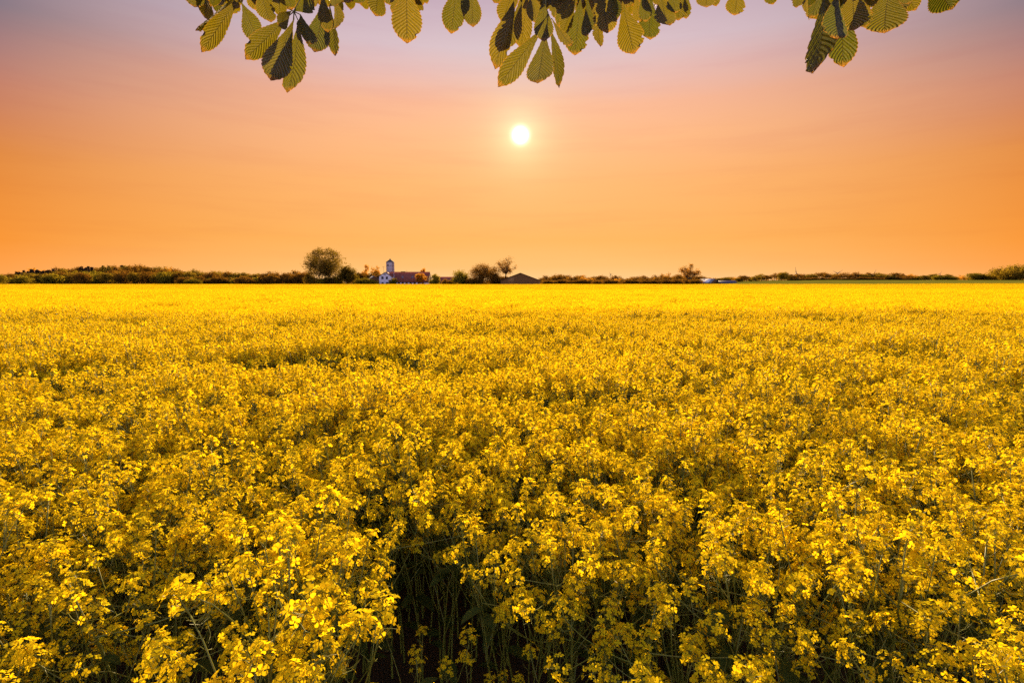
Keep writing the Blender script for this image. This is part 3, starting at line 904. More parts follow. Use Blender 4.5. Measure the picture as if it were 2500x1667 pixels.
hero('broadleaf_tree', 1608, 1645, 666, 430, M_LEAF_G, 'low rounded orange tree left of the fan-crowned tree', 43, fork=0.2, limbs=8, tips=6, clump=6, spread=0.05, leaf=0.42, base=0.15)
hero('broadleaf_tree', 2425, 2540, 652, 470, M_LEAF_A, 'broad dark green tree at the far right edge of the picture', 44, fork=0.15, stems=3, limbs=10, tips=7, clump=14, spread=0.05, leaf=0.60, base=0.0, fill=220, flat=0.02)

# tree kinds used many times along the hedges and woods (built for 10 m wide, 10 m high)
KIND = {}


def kind(nm, tc, lm):
    KIND.setdefault(nm, []).append((tc[0].mesh('trunk', [M_BARK], True), tc[1].mesh('crown', [lm])))


for k in range(4):
    kind('olive', make_tree(60 + k, 10, 10, fork=0.2, limbs=8, tips=5, clump=11, spread=0.06, leaf=0.34, base=0.1, fill=120, twigs=2), M_LEAF_A)
    kind('brown', make_tree(70 + k, 10, 10, fork=0.2, limbs=8, tips=5, clump=11, spread=0.06, leaf=0.34, base=0.05, fill=120, twigs=2), M_LEAF_B)
    kind('orange', make_tree(80 + k, 10, 10, fork=0.25, limbs=8, tips=5, clump=5, spread=0.05, leaf=0.32, base=0.15, twigs=3), M_LEAF_C)
    kind('shrub', make_tree(90 + k, 10, 10, fork=0.1, stems=3, limbs=5, tips=4, clump=11, spread=0.07, leaf=0.42, base=0.0, fill=90, twigs=1), M_LEAF_E)
    kind('brownshrub', make_tree(95 + k, 10, 10, fork=0.1, stems=3, limbs=5, tips=4, clump=11, spread=0.07, leaf=0.42, base=0.0, fill=90, twigs=1), M_LEAF_B)
    kind('conifer', make_conifer(110 + k, 5, 10, 0.34), M_LEAF_D)
    kind('post', make_tree(120 + k, 10, 10, fork=0.4, limbs=7, tips=4, clump=8, spread=0.07, leaf=0.42, base=0.35, fill=25, twigs=1), M_LEAF_B)


def row(kinds, px0, px1, n, tops, Y0, Y1, width, name, label, group, seed, jit=5.0, cat='tree'):
    """n trees spread between two photo columns; tops is a list of (px, py) along the skyline."""
    r = np.random.default_rng(seed)
    for k in range(n):
        px = px0 + (px1 - px0) * (k + 0.5 + r.uniform(-0.35, 0.35)) / n
        Yd = r.uniform(Y0, Y1)
        py = np.interp(px, [t[0] for t in tops], [t[1] for t in tops]) + r.uniform(-0.3, 1) * jit
        nm = kinds[int(r.integers(0, len(kinds)))]
        tm, cm = KIND[nm][int(r.integers(0, 4))]
        Ht = top_height(px, py, Yd) * 1.08
        wpx = width * r.uniform(1.0, 1.6); Wd = wpx / 1250 * Yd
        nat = 5.0 if nm == 'conifer' else 10.0
        plant_tree(name, tm, cm, px, Yd, (Wd / nat, Wd / nat, Ht / 10.0), label, cat, group, rot=r.uniform(0, 6.28))


# left wood: conifer ridge behind, bushes and trees before it
row(['orange'], 40, 110, 6, [(40, 664), (110, 655)], 640, 700, 22, 'budding_tree', 'faint orange-budded tree behind the wood at the far left', 'orange trees behind the left wood', 201)
row(['conifer'], 34, 140, 18, [(34, 667), (80, 661), (140, 659)], 560, 640, 20, 'conifer_tree', 'dark conifer at the lower left end of the wood', 'conifers at the lower end of the left wood', 202)
row(['conifer', 'brown', 'conifer', 'olive'], 135, 460, 64, [(135, 659), (200, 655), (300, 652), (370, 652), (420, 658), (460, 668)], 560, 660, 23, 'conifer_tree', 'dark conifer in the long ridge of the left wood', 'conifers on the ridge of the left wood', 203, 7.0)
row(['orange'], 405, 425, 1, [(400, 651)], 600, 610, 20, 'budding_tree', 'pale orange tree rising above the right end of the conifer ridge', 'pale orange tree above the conifer ridge', 204, 0)
row(['olive', 'brown', 'shrub'], -30, 170, 13, [(-30, 668), (40, 672), (170, 664)], 470, 540, 30, 'broadleaf_tree', 'olive bushy tree at the foot of the far left wood', 'bushy trees at the foot of the far left wood', 205)
row(['olive', 'brown', 'brown', 'shrub'], 165, 470, 24, [(165, 664), (300, 664), (470, 668)], 460, 540, 28, 'broadleaf_tree', 'brownish bushy tree in front of the conifer ridge', 'bushy trees in front of the conifer ridge', 206)
row(['olive', 'brown'], 440, 640, 15, [(440, 662), (510, 662), (560, 668), (580, 664), (640, 668)], 440, 500, 26, 'broadleaf_tree', 'olive round-headed tree between the conifer ridge and the large round tree', 'round-headed trees right of the conifer ridge', 207)
row(['brownshrub', 'shrub'], 440, 650, 14, [(440, 678), (650, 677)], 400, 440, 26, 'hedge_shrub', 'low brown shrub at the foot of the round-headed trees', 'shrubs at the foot of the round-headed trees', 208, cat='shrub')
row(['brownshrub', 'brown'], 640, 755, 11, [(640, 668), (700, 668), (755, 663)], 380, 420, 26, 'hedge_shrub', 'brown hedge shrub immediately left of the large round tree', 'hedge shrubs left of the large round tree', 209, cat='shrub')
row(['shrub', 'olive'], 745, 830, 8, [(745, 668), (780, 678), (830, 676)], 335, 343, 24, 'hedge_shrub', 'green shrub round the foot of the large round tree', 'shrubs under the large round tree', 210, cat='shrub')
row(['brownshrub'], 866, 928, 7, [(866, 670), (900, 668), (928, 669)], 372, 385, 20, 'hedge_shrub', 'rusty shrub under the orange-budded trees by the farmhouse', 'rusty shrubs under the orange-budded trees', 211, cat='shrub')
row(['shrub'], 872, 915, 4, [(872, 680), (915, 681)], 332, 338, 24, 'hedge_shrub', 'low green shrub left of the farmhouse gable', 'low green shrubs left of the farmhouse', 212, cat='shrub')
row(['shrub'], 949, 966, 1, [(957, 681)], 336, 337, 19, 'garden_shrub', 'clipped green shrub before the corner of the white gable', 'shrub at the white gable', 213, 0, cat='shrub')
row(['brownshrub'], 1085, 1110, 3, [(1085, 684), (1110, 684)], 333, 338, 15, 'hedge_shrub', 'small brown shrub before the low red roof', 'small shrubs before the low red roof', 214, cat='shrub')
row(['brownshrub', 'brown'], 1205, 1236, 4, [(1205, 668), (1236, 674)], 338, 346, 22, 'hedge_shrub', 'dark shrub between the dome-shaped tree and the barn', 'dark shrubs left of the barn', 215, cat='shrub')
row(['shrub', 'brownshrub'], 1126, 1164, 5, [(1126, 681), (1164, 680)], 328, 334, 16, 'hedge_shrub', 'small shrub at the left foot of the dome-shaped tree', 'small shrubs at the foot of the dome-shaped tree', 228, 2.0, cat='shrub')
# hedge right of the barn
row(['brown', 'orange', 'brownshrub'], 1320, 1480, 17, [(1320, 680), (1345, 674), (1400, 674), (1480, 677)], 380, 430, 24, 'hedge_tree', 'brown hedge tree between the barn and the small wind turbine', 'hedge trees right of the barn', 216)
row(['brown', 'orange', 'brownshrub'], 1475, 1660, 19, [(1475, 675), (1520, 678), (1570, 675), (1660, 674)], 390, 440, 24, 'hedge_tree', 'brown hedge tree between the small wind turbine and the shed', 'hedge trees right of the small wind turbine', 217)
row(['brownshrub'], 1320, 1700, 26, [(1320, 684), (1700, 683)], 365, 380, 24, 'hedge_shrub', 'low dark shrub along the foot of the right hedge', 'low shrubs of the right hedge', 218, 2.0, cat='shrub')
row(['brown', 'brownshrub'], 1630, 1725, 9, [(1630, 676), (1660, 672), (1725, 678)], 425, 450, 24, 'hedge_tree', 'dark hedge tree round the foot of the fan-crowned tree', 'dark hedge trees under the fan-crowned tree', 219)
row(['orange', 'olive'], 1745, 1815, 7, [(1745, 676), (1815, 674)], 480, 520, 22, 'hedge_tree', 'orange-tinged tree behind the low blue-roofed building', 'trees behind the blue-roofed building', 220)
row(['olive', 'post'], 1800, 1930, 14, [(1800, 675), (1850, 673), (1885, 669), (1925, 667)], 450, 500, 20, 'broadleaf_tree', 'upright green tree right of the blue-roofed building', 'upright trees right of the blue-roofed building', 221)
row(['post', 'post', 'olive'], 1925, 2215, 30, [(1925, 671), (1960, 668), (2110, 667), (2215, 669)], 480, 520, 20, 'broadleaf_tree', 'slim-trunked tree in the straight row under the wind turbines', 'straight row of trees under the turbines', 222)
row(['brownshrub'], 1925, 2215, 20, [(1925, 679), (2215, 676)], 478, 490, 20, 'hedge_shrub', 'low shrub at the foot of the straight tree row', 'shrubs under the straight tree row', 223, 2.0, cat='shrub')
row(['orange'], 2210, 2232, 1, [(2222, 668)], 500, 505, 20, 'budding_tree', 'orange tree at the right end of the straight tree row', 'orange tree ending the straight row', 224, 0)
row(['olive', 'shrub'], 2212, 2325, 12, [(2212, 674), (2270, 670), (2325, 671)], 490, 520, 22, 'broadleaf_tree', 'rounded green tree behind the green field strip', 'rounded trees behind the green field', 225)
row(['orange'], 2315, 2380, 7, [(2315, 673), (2380, 673)], 520, 540, 18, 'budding_tree', 'low orange tree in the gap behind the green field strip', 'low orange trees behind the green field', 226)
row(['olive', 'shrub'], 2372, 2440, 6, [(2372, 669), (2400, 669), (2440, 668)], 480, 510, 24, 'broadleaf_tree', 'green tree just left of the broad tree at the right edge', 'trees left of the broad right-edge tree', 227)

# far-off woodland that reads as one low band behind everything
r = np.random.default_rng(404); b = MB()
xs = r.uniform(-1150, 1150, 15000)
zs_ = 4 + 3 * vnoise(xs, xs * 0, 60, 12) + 2 * vnoise(xs, xs * 0, 14, 13)
ys = r.uniform(880, 960, len(xs))
c = np.stack([xs, ys, height(xs, ys) + zs_ * r.random(len(xs))], -1)
leaf_quads(b, c, r.uniform(0.9, 2.0, len(xs)), r)
tag(b.build('distant_woodland', M_LEAF_B), 'low far-off woodland band along the horizon', 'woodland', kind='stuff')

# ------------------------------------------------------------------ buildings
def gable_prism(mb, x0, x1, y0, y1, z0, ze, zr, along='x', mat=0):
    """Walls with gable ends; along = direction of the ridge."""
    if along == 'x':
        ym = (y0 + y1) / 2
        v = [(x0, y0, z0), (x1, y0, z0), (x1, y1, z0), (x0, y1, z0), (x0, y0, ze), (x1, y0, ze), (x1, y1, ze), (x0, y1, ze), (x0, ym, zr), (x1, ym, zr)]
    else:
        xm = (x0 + x1) / 2
        v = [(x1, y0, z0), (x1, y1, z0), (x0, y1, z0), (x0, y0, z0), (x1, y0, ze), (x1, y1, ze), (x0, y1, ze), (x0, y0, ze), (xm, y0, zr), (xm, y1, zr)]
    mb.add(v, [(0, 1, 5, 4), (2, 3, 7, 6)], mat)
    mb.add(v, [(1, 2, 6, 9, 5), (3, 0, 4, 8, 7)], mat)


def slab(mb, a, b_, c, d, th, mat=0):
    """Flat plate with corners a b c d and thickness th along its normal."""
    a, b_, c, d = map(lambda q: np.array(q, float), (a, b_, c, d))
    n = np.cross(b_ - a, d - a); n /= np.linalg.norm(n)
    if n[2] < 0: n = -n
    lo = [a, b_, c, d]; hi = [q + n * th for q in lo]
    mb.add(lo + hi, [(0, 3, 2, 1), (4, 5, 6, 7), (0, 1, 5, 4), (1, 2, 6, 5), (2, 3, 7, 6), (3, 0, 4, 7)], mat)


def window(parent, x0, x1, z0, z1, yf, bar=True):
    """Framed window in a wall that faces the camera (front face at yf)."""
    f = MB(); t = 0.09
    f.box(x0, x1, yf - 0.05, yf + 0.04, z0, z0 + t); f.box(x0, x1, yf - 0.05, yf + 0.04, z1 - t, z1)
    f.box(x0, x0 + t, yf - 0.048, yf + 0.04, z0 + t, z1 - t); f.box(x1 - t, x1, yf - 0.048, yf + 0.04, z0 + t, z1 - t)
    if bar:
        xm = (x0 + x1) / 2; f.box(xm - 0.04, xm + 0.04, yf - 0.046, yf + 0.04, z0 + t, z1 - t)
    o = f.build('window', M_FRAME, parent)
    p = MB(); p.box(x0 + t, x1 - t, yf - 0.02, yf - 0.012, z0 + t, z1 - t)
    p.build('pane', M_GLASS, o)
    return o


YH = 350.0
o0 = P(936, 690, YH); OX, OY, OZ = o0.x, YH, 0.0
OZ = H(OX, OY)
k_ = YH / 1250.0 * 1.0065        # metres per photo pixel at the house
fx = lambda px: (px - 936) * k_
fz = lambda py: P(936, py, YH).z - OZ
house = empty('farmhouse', (OX, OY, OZ))
tag(house, 'white farmhouse with red tiled roof and a gable facing the field', 'house')
mx0, mx1 = fx(937.5), fx(1044)
EZ, RZ = fz(688.2), fz(664.3)
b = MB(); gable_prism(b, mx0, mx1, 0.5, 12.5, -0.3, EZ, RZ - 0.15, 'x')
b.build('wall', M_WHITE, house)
b = MB()
slab(b, (mx0 - 0.2, -0.05, EZ - 0.25), (mx1 + 0.3, -0.05, EZ - 0.25), (mx1 + 0.3, 6.5, RZ), (mx0 - 0.2, 6.5, RZ), 0.16)
slab(b, (mx1 + 0.3, 13.05, EZ - 0.25), (mx0 - 0.2, 13.05, EZ - 0.25), (mx0 - 0.2, 6.5, RZ), (mx1 + 0.3, 6.5, RZ), 0.16)
roof = b.build('roof', M_TILE, house)
b = MB(); b.tube([(mx0 - 0.25, 6.5, RZ + 0.14), (mx1 + 0.35, 6.5, RZ + 0.14)], 0.17, 6)
b.build('ridge_tiles', M_TILE, roof)
b = MB(); b.box(fx(974), fx(985), 6.0, 7.0, RZ, RZ + 0.55); b.build('ridge_vent', M_DTILE, roof)
tr_ = (RZ - (EZ - 0.25)) / 6.55
for a, c in ((978, 983), (1002, 1006.6)):       # roof windows lying in the slope
    z0, z1 = fz(679.6), fz(674.2); y0, y1 = (z0 - EZ + 0.25) / tr_ - 0.05, (z1 - EZ + 0.25) / tr_ - 0.05
    b = MB(); slab(b, (fx(a) - 0.1, y0 - 0.14, z0 + 0.05), (fx(c) + 0.1, y0 - 0.14, z0 + 0.05), (fx(c) + 0.1, y1 - 0.10, z1 + 0.12), (fx(a) - 0.1, y1 - 0.10, z1 + 0.12), 0.14)
    f = b.build('skylight', M_FRAME, roof)
# cross wing with the gable
gx0, gx1 = fx(929.6), fx(959.0); GE, GR = fz(674.6), fz(665)
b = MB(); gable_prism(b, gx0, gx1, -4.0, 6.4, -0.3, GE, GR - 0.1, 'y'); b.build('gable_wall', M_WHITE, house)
gm = (gx0 + gx1) / 2; ov = 0.45; sl = (GR - GE) / (gx1 - gm)
b = MB()
slab(b, (gx0 - ov, -4.35, GE - ov * sl), (gm, -4.35, GR), (gm, 6.6, GR), (gx0 - ov, 6.6, GE - ov * sl), 0.15)
slab(b, (gm, -4.35, GR), (gx1 + ov, -4.35, GE - ov * sl), (gx1 + ov, 6.6, GE - ov * sl), (gm, 6.6, GR), 0.15)
groof = b.build('gable_roof', M_TILE, house)
b = MB()
for s in (-1, 1):
    e = gx0 - ov if s < 0 else gx1 + ov
    slab(b, (e, -4.40, GE - ov * sl - 0.12), (gm, -4.40, GR - 0.12), (gm, -4.36, GR - 0.12), (e, -4.36, GE - ov * sl - 0.12), 0.22)
b.build('barge_board', M_DTILE, groof)
for a, c in ((935, 940.3), (945.6, 950.8)):
    window(house, fx(a), fx(c), fz(681.8), fz(675.2), -4.0)
    window(house, fx(a), fx(c), fz(695.0), fz(689.0), -4.0)
window(house, fx(940.5), fx(946.0), fz(671.3), fz(669.0), -4.0)
for a in (970.5, 979.6, 989.0, 998.6, 1008.4, 1018.5, 1027.5):
    window(house, fx(a), fx(a + 5.4), 0.9, EZ - 0.35, 0.5)
b = MB(); mx = fx(935.6)
b.tube([(mx, 2.0, GR - 1.5), (mx, 2.0, fz(650.5))], 0.07, 5)
b.tube([(mx - 1.0, 2.0, fz(651)), (mx + 1.1, 2.0, fz(651))], 0.06, 4)
for q in (-0.9, -0.45, 0.3, 0.95):
    b.tube([(mx + q, 1.5, fz(651)), (mx + q, 2.5, fz(651))], 0.04, 4)
b.build('antenna', M_DARKM, house)
b = MB(); mx = fx(988)
b.tube([(mx, 6.5, RZ), (mx, 6.5, RZ + 1.4)], 0.04, 5); b.tube([(mx - 0.6, 6.5, RZ + 1.3), (mx + 0.6, 6.5, RZ + 1.3)], 0.035, 4)
b.build('antenna', M_DARKM, house)
b = MB(); b.box(fx(948), fx(957.5), 6.8, 8.0, RZ - 1, RZ + 0.5); b.build('chimney', M_TILE, roof)

# grain silo behind the house
YS = 376.0
p0, p1 = P(944.2, 690, YS), P(963.6, 690, YS); rs = (p1.x - p0.x) / 2; sx = (p0.x + p1.x) / 2
silo = empty('grain_silo', (sx, YS, H(sx, YS)))
tag(silo, 'tall round steel grain silo with conical cap behind the farmhouse', 'silo')
ez, az_ = P(953, 639, YS - rs).z, P(953, 633, YS).z
b = MB(); th = np.linspace(0, 2 * math.pi, 41)[:-1]
zs = np.linspace(-0.3, ez, 90); rr = rs + 0.035 * np.cos(np.arange(90) * math.pi)
v = np.stack([rr[:, None] * np.cos(th), rr[:, None] * np.sin(th), np.repeat(zs[:, None], 40, 1)], -1)
i = np.arange(89)[:, None] * 40; j = np.arange(40)[None]
b.add(v, np.stack([i + j, i + (j + 1) % 40, i + 40 + (j + 1) % 40, i + 40 + j], -1).reshape(-1, 4))
b.build('wall', M_STEEL, silo)
b = MB()
for z in np.linspace(1.5, ez - 0.4, 7):
    b.tube([((rs + 0.07) * math.cos(a), (rs + 0.07) * math.sin(a), z) for a in np.linspace(0, 2 * math.pi, 33)], 0.05, 4, 0, False)
b.build('hoop', M_DARKM, silo)
b = MB(); v = [(1.06 * rs * math.cos(a), 1.06 * rs * math.sin(a), ez - 0.1) for a in th] + [(0.35 * math.cos(a), 0.35 * math.sin(a), az_ - 0.1) for a in th]
b.add(v, [(q, (q + 1) % 40, 40 + (q + 1) % 40, 40 + q) for q in range(40)])
rf = b.build('roof', M_DARKM, silo)
b = MB(); b.tube([(0, 0, az_ - 0.3), (0, 0, az_ + 0.35), (0, 0, az_ + 0.45)], [0.4, 0.4, 0.2], 10); b.build('vent_cap', M_DARKM, rf)
b = MB(); b.box(-1.35, -0.55, -rs - 0.12, -rs + 0.3, ez - 2.9, ez - 1.9); b.build('hatch', M_DARKM, silo)
b = MB()
for q in (-0.22, 0.22):
    b.tube([(rs * 0.72 + q, -rs * 0.72 - 0.15, 0.5), (rs * 0.72 + q, -rs * 0.72 - 0.15, ez)], 0.035, 4)
for z in np.arange(0.8, ez, 0.5):
    b.tube([(rs * 0.72 - 0.22, -rs * 0.72 - 0.15, z), (rs * 0.72 + 0.22, -rs * 0.72 - 0.15, z)], 0.025, 3)
b.build('ladder', M_DARKM, silo)

pp = P(962.4, 690, 344)
fp = empty('flagpole', (pp.x, 344, H(pp.x, 344)))
tag(fp, 'thin white flagpole standing before the red farmhouse roof', 'flagpole')
b = MB(); ft = P(962.4, 663.5, 344).z
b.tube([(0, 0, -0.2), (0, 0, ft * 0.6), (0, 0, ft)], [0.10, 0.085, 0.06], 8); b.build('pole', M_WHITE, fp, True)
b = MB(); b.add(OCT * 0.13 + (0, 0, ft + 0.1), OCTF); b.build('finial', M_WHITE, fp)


def simple_barn(name, loc, rz_, w, l, ez_, rz2, wall, roofm, label, cat, ov=0.5):
    """Gabled building: gable end faces local -y, ridge runs along y."""
    o = empty(name, loc, rz_); tag(o, label, cat)
    b = MB(); gable_prism(b, -w / 2, w / 2, 0, l, -0.3, ez_, rz2 - 0.12, 'y'); b.build('wall', wall, o)
    s = (rz2 - ez_) / (w / 2)
    for sgn in (-1, 1):
        b = MB(); e = sgn * (w / 2 + ov)
        slab(b, (e, -ov, ez_ - ov * s), (0, -ov, rz2), (0, l + ov, rz2), (e, l + ov, ez_ - ov * s), 0.14)
        b.build('roof_slope', roofm, o)
    return o, s


# barn right of the bare tree
YB = 330.0; kb = YB / 1250 * 1.0065
c0 = P(1270.4, 690, YB); hb = H(c0.x, YB)
wl, wr = (1270.4 - 1223) * kb, (1314 - 1270.4) * kb
barn, sb = simple_barn('barn', (c0.x, YB, hb), 0, (1318 - 1223) * kb, 26, P(1270, 684.6, YB).z - hb, P(1270, 666.6, YB).z - hb, M_TIMBER, M_DTILE, 'wide dark timber barn with a shallow gable facing the field', 'barn', 0.7)
b = MB(); b.box((1240 - 1270.4) * kb, (1256 - 1270.4) * kb, -0.12, -0.01, 0, P(1250, 676.5, YB).z - hb); dr = b.build('gable_panel', M_PALEBOARD, barn)  # paler board panel standing proud of the gable wall
b = MB()
for z in (0.8, 3.0):
    b.box((1240.6 - 1270.4) * kb, (1255.4 - 1270.4) * kb, -0.19, -0.125, z, z + 0.22)
b.build('panel_rail', M_TIMBER, dr)
b = MB(); b.box((1314 - 1270.4) * kb, (1318 - 1270.4) * kb - 0.05, -0.10, -0.01, 0, P(1250, 686, YB).z - hb); b.build('side_door', M_PALEBOARD, barn)
b = MB()
for q in np.arange((1258 - 1270.4) * kb, (1313 - 1270.4) * kb, 1.2):
    b.box(q, q + 0.07, -0.06, -0.002, 0, 3.3)
b.build('batten', M_TIMBER, barn)

# low red-roofed house right of the farmhouse
YL = 372.0; kl = YL / 1250 * 1.0065; c0 = P(1090, 690, YL); hl = H(c0.x, YL)
lh = empty('low_house', (c0.x, YL, hl)); tag(lh, 'low red-roofed house half hidden between trees right of the farmhouse', 'house')
w = 17 * kl; ze, zr = 2.6, P(1090, 676, YL).z - hl
b = MB(); gable_prism(b, -w, w, 0, 9, -0.3, ze, zr - 0.1, 'x'); b.build('wall', M_TIMBER, lh)
b = MB(); slab(b, (-w - .3, -0.5, ze - .2), (w + .3, -0.5, ze - .2), (w + .3, 4.5, zr), (-w - .3, 4.5, zr), 0.15)
slab(b, (w + .3, 9.5, ze - .2), (-w - .3, 9.5, ze - .2), (-w - .3, 4.5, zr), (w + .3, 4.5, zr), 0.15); b.build('roof', M_TILE, lh)
for a in (-3.0, 0.4, 3.2):
    window(lh, a, a + 1.1, 0.9, 2.2, 0.0)

# grey-roofed outbuilding left of the gable
YO = 364.0; c0 = P(914, 690, YO); ho = H(c0.x, YO)
simple_barn('outbuilding', (c0.x, YO, ho), R(24), 9.0, 14, P(914, 685, YO).z - ho, P(914, 674.3, YO).z - ho, M_TIMBER, M_FIBRE, 'outbuilding with pale grey roof tucked left of the white gable', 'shed')

# shed with pale roof lights, and the blue-roofed building
YD = 420.0; c0 = P(1741, 690, YD); hs_ = H(c0.x, YD)
shed, ss = simple_barn('field_shed', (c0.x + 1.0, YD, hs_), R(38), 11.5, 15, P(1741, 690.3, YD).z - hs_, P(1741, 680.8, YD).z - hs_, M_TIMBER, M_FIBRE, 'low shed with a bright pale strip across its roof', 'shed')
wz, rz3 = P(1741, 690.3, YD).z - hs_, P(1741, 680.8, YD).z - hs_
b = MB(); zf = lambda q: wz + (rz3 - wz) * (1 - abs(q) / 5.75) + 0.18
slab(b, (-5.9, 2.0, zf(5.9)), (-0.5, 2.0, zf(0.5)), (-0.5, 8.5, zf(0.5)), (-5.9, 8.5, zf(5.9)), 0.05); b.build('roof_light', M_PALE, shed)
YU = 415.0; ku = YU / 1250 * 1.0065; c0 = P(1779, 690, YU); hu = H(c0.x, YU)
bl = empty('machine_shed', (c0.x, YU, hu)); tag(bl, 'long low building with a dark blue roof beside the pale-stripped shed', 'shed')
w = 20 * ku; ze, zr = P(1779, 691, YU).z - hu, P(1779, 685.2, YU).z - hu
b = MB(); gable_prism(b, -w, w, 0, 8, -0.3, ze, zr - 0.1, 'x'); b.build('wall', M_TIMBER, bl)
b = MB(); slab(b, (-w - .3, -0.4, ze - .2), (w + .3, -0.4, ze - .2), (w + .3, 4, zr), (-w - .3, 4, zr), 0.13)
slab(b, (w + .3, 8.4, ze - .2), (-w - .3, 8.4, ze - .2), (-w - .3, 4, zr), (w + .3, 4, zr), 0.13); b.build('roof', M_BLUE, bl)


# ------------------------------------------------------------------ wind turbines
def turbine(px, py, Yd, blade, rot, label, mat, thick=1.0):
    p = P(px, py, Yd); h0 = H(p.x, Yd)
    o = empty('wind_turbine', (p.x, Yd, h0)); tag(o, label, 'wind turbine')
    hz = p.z - h0
    b = MB(); b.tube([(0, 0, -1), (0, 0, hz * 0.5), (0, 0, hz)], np.array([0.045, 0.034, 0.025]) * blade * thick, 10); b.build('tower', mat, o, True)
    b = MB(); b.box(-0.03 * blade, 0.03 * blade, -0.10 * blade, 0.10 * blade, hz - 0.03 * blade, hz + 0.035 * blade); b.build('nacelle', mat, o)
    b = MB(); b.tube([(0, -0.10 * blade, hz), (0, -0.14 * blade, hz), (0, -0.17 * blade, hz)], np.array([0.045, 0.04, 0.01]) * blade, 8); b.build('hub', mat, o)
    for k in range(3):
        a = R(rot + 120 * k); d = np.array([math.sin(a), 0, math.cos(a)]); s = np.array([math.cos(a), 0, -math.sin(a)])
        b = MB(); c = np.array([0, -0.13 * blade, hz]); v = []; n = 6
        for q in range(n):
            t = q / (n - 1); wd = blade * (0.028 + 0.05 * math.sin(math.pi * min(1, t * 1.8 + 0.1)) * (1 - t)) * (1 - 0.6 * t) * thick
            m_ = c + d * blade * (0.03 + 0.97 * t)
            v += [m_ - s * wd, m_ + np.array([0, -0.012 * blade, 0]), m_ + s * wd, m_ + np.array([0, 0.012 * blade, 0])]
        f = [(4 * q + e, 4 * q + (e + 1) % 4, 4 * q + 4 + (e + 1) % 4, 4 * q + 4 + e) for q in range(n - 1) for e in range(4)]
        b.add(v, f); b.build('blade', mat, o)


turbine(1490.5, 670, 900, 4.8, -32, 'small dark wind turbine poking above the hedge right of the barn', M_DARKM, 1.6)
turbine(1943, 668, 1000, 12.7, -12, 'wind turbine with one blade upright above the start of the straight tree row', M_MAST, 1.2)
turbine(2044, 667.5, 1010, 11.6, 55, 'wind turbine with blades in a wide V above the straight tree row', M_MAST, 1.2)
turbine(2133, 668.5, 1020, 9.8, 22, 'wind turbine showing one slanting blade above the straight tree row', M_MAST, 1.2)
turbine(2294, 669, 1030, 6.9, 28, 'faint wind turbine tip above the trees behind the green field', M_MAST, 1.2)

# ------------------------------------------------------------------ horse chestnut overhead
def leaflet_mesh(seed):
    """Obovate pleated leaflet along +y (length 1), underside towards -z, toothed rim; uv = (across, along)."""
    r = np.random.default_rng(seed); nt, ns = 34, 10
    fold = r.uniform(-0.15, 0.55); droop = r.uniform(-0.55, 0.35); curl = r.uniform(-0.8, 0.9); bend = r.normal(0, 0.05)
    wmax = r.uniform(0.185, 0.215); ph = r.uniform(0, 6.28); tw = r.normal(0, 0.35)
    bite = [(r.uniform(0.45, 0.95), r.choice([-1, 1]), r.uniform(0.1, 0.5), r.uniform(0.012, 0.03)) for _ in range(int(r.integers(0, 3)))]
    v = []; uv = []
    for i in range(nt + 1):
        t = i / nt
        w = wmax * (math.sin(math.pi * min(1, t ** 1.55)) ** 0.80 if t < 1 else 0) * (0.62 + 0.5 * t) + 0.006
        if t > 0.93: w = max(w * 0.8, 0.004 + (1 - t) * 0.7 * wmax)
        if t == 1: w = 0.002
        for j in range(ns + 1):
            s = -1 + 2 * j / ns; a = abs(s)
            e = 1.0
            if a > 0.99:
                e = 1.0 + (0.045 if i % 2 else -0.025) + 0.03 * math.sin(9 * t + ph)
                for bt, bs, bd, bw in bite:
                    if s * bs > 0 and abs(t - bt) < bw: e -= bd
            x_ = s * w * e
            pleat = 0.016 * math.sin(2 * math.pi * (17 / 2 * (t - 0.42 * a * 0.5))) * min(1, a * 2.2) * (0.3 + t)
            z = fold * abs(x_) + droop * t * t + curl * x_ * x_ * 3 + pleat + 0.02 * math.sin(5 * t + ph) * s + tw * x_ * t * 0.6
            v.append((x_ + bend * t * t, t, z)); uv.append((0.5 + 0.5 * s, t))
    f = [(i * (ns + 1) + j, i * (ns + 1) + j + 1, (i + 1) * (ns + 1) + j + 1, (i + 1) * (ns + 1) + j) for i in range(nt) for j in range(ns)]
    mb = MB(); mb.add(v, f, 0, uv)
    return mb.mesh('leaflet', [M_CHEST], True)


LEAFLET = [leaflet_mesh(900 + k) for k in range(12)]
TREE0 = Vector((-1.2, -3.4, 0.0))
chest = empty('horse_chestnut_tree', TREE0)
tag(chest, 'horse chestnut tree whose broad toothed leaves hang in from the top of the picture', 'tree')


def wpt(px, py, Yd):
    return np.array(P(px, py, Yd) - TREE0)


# crops of the photograph the leaflets were measured in: (x offset, scale)
ZA, ZB, ZC, ZD, ZE = 450, 850, 1150, 1500, 1900
K = 5.227
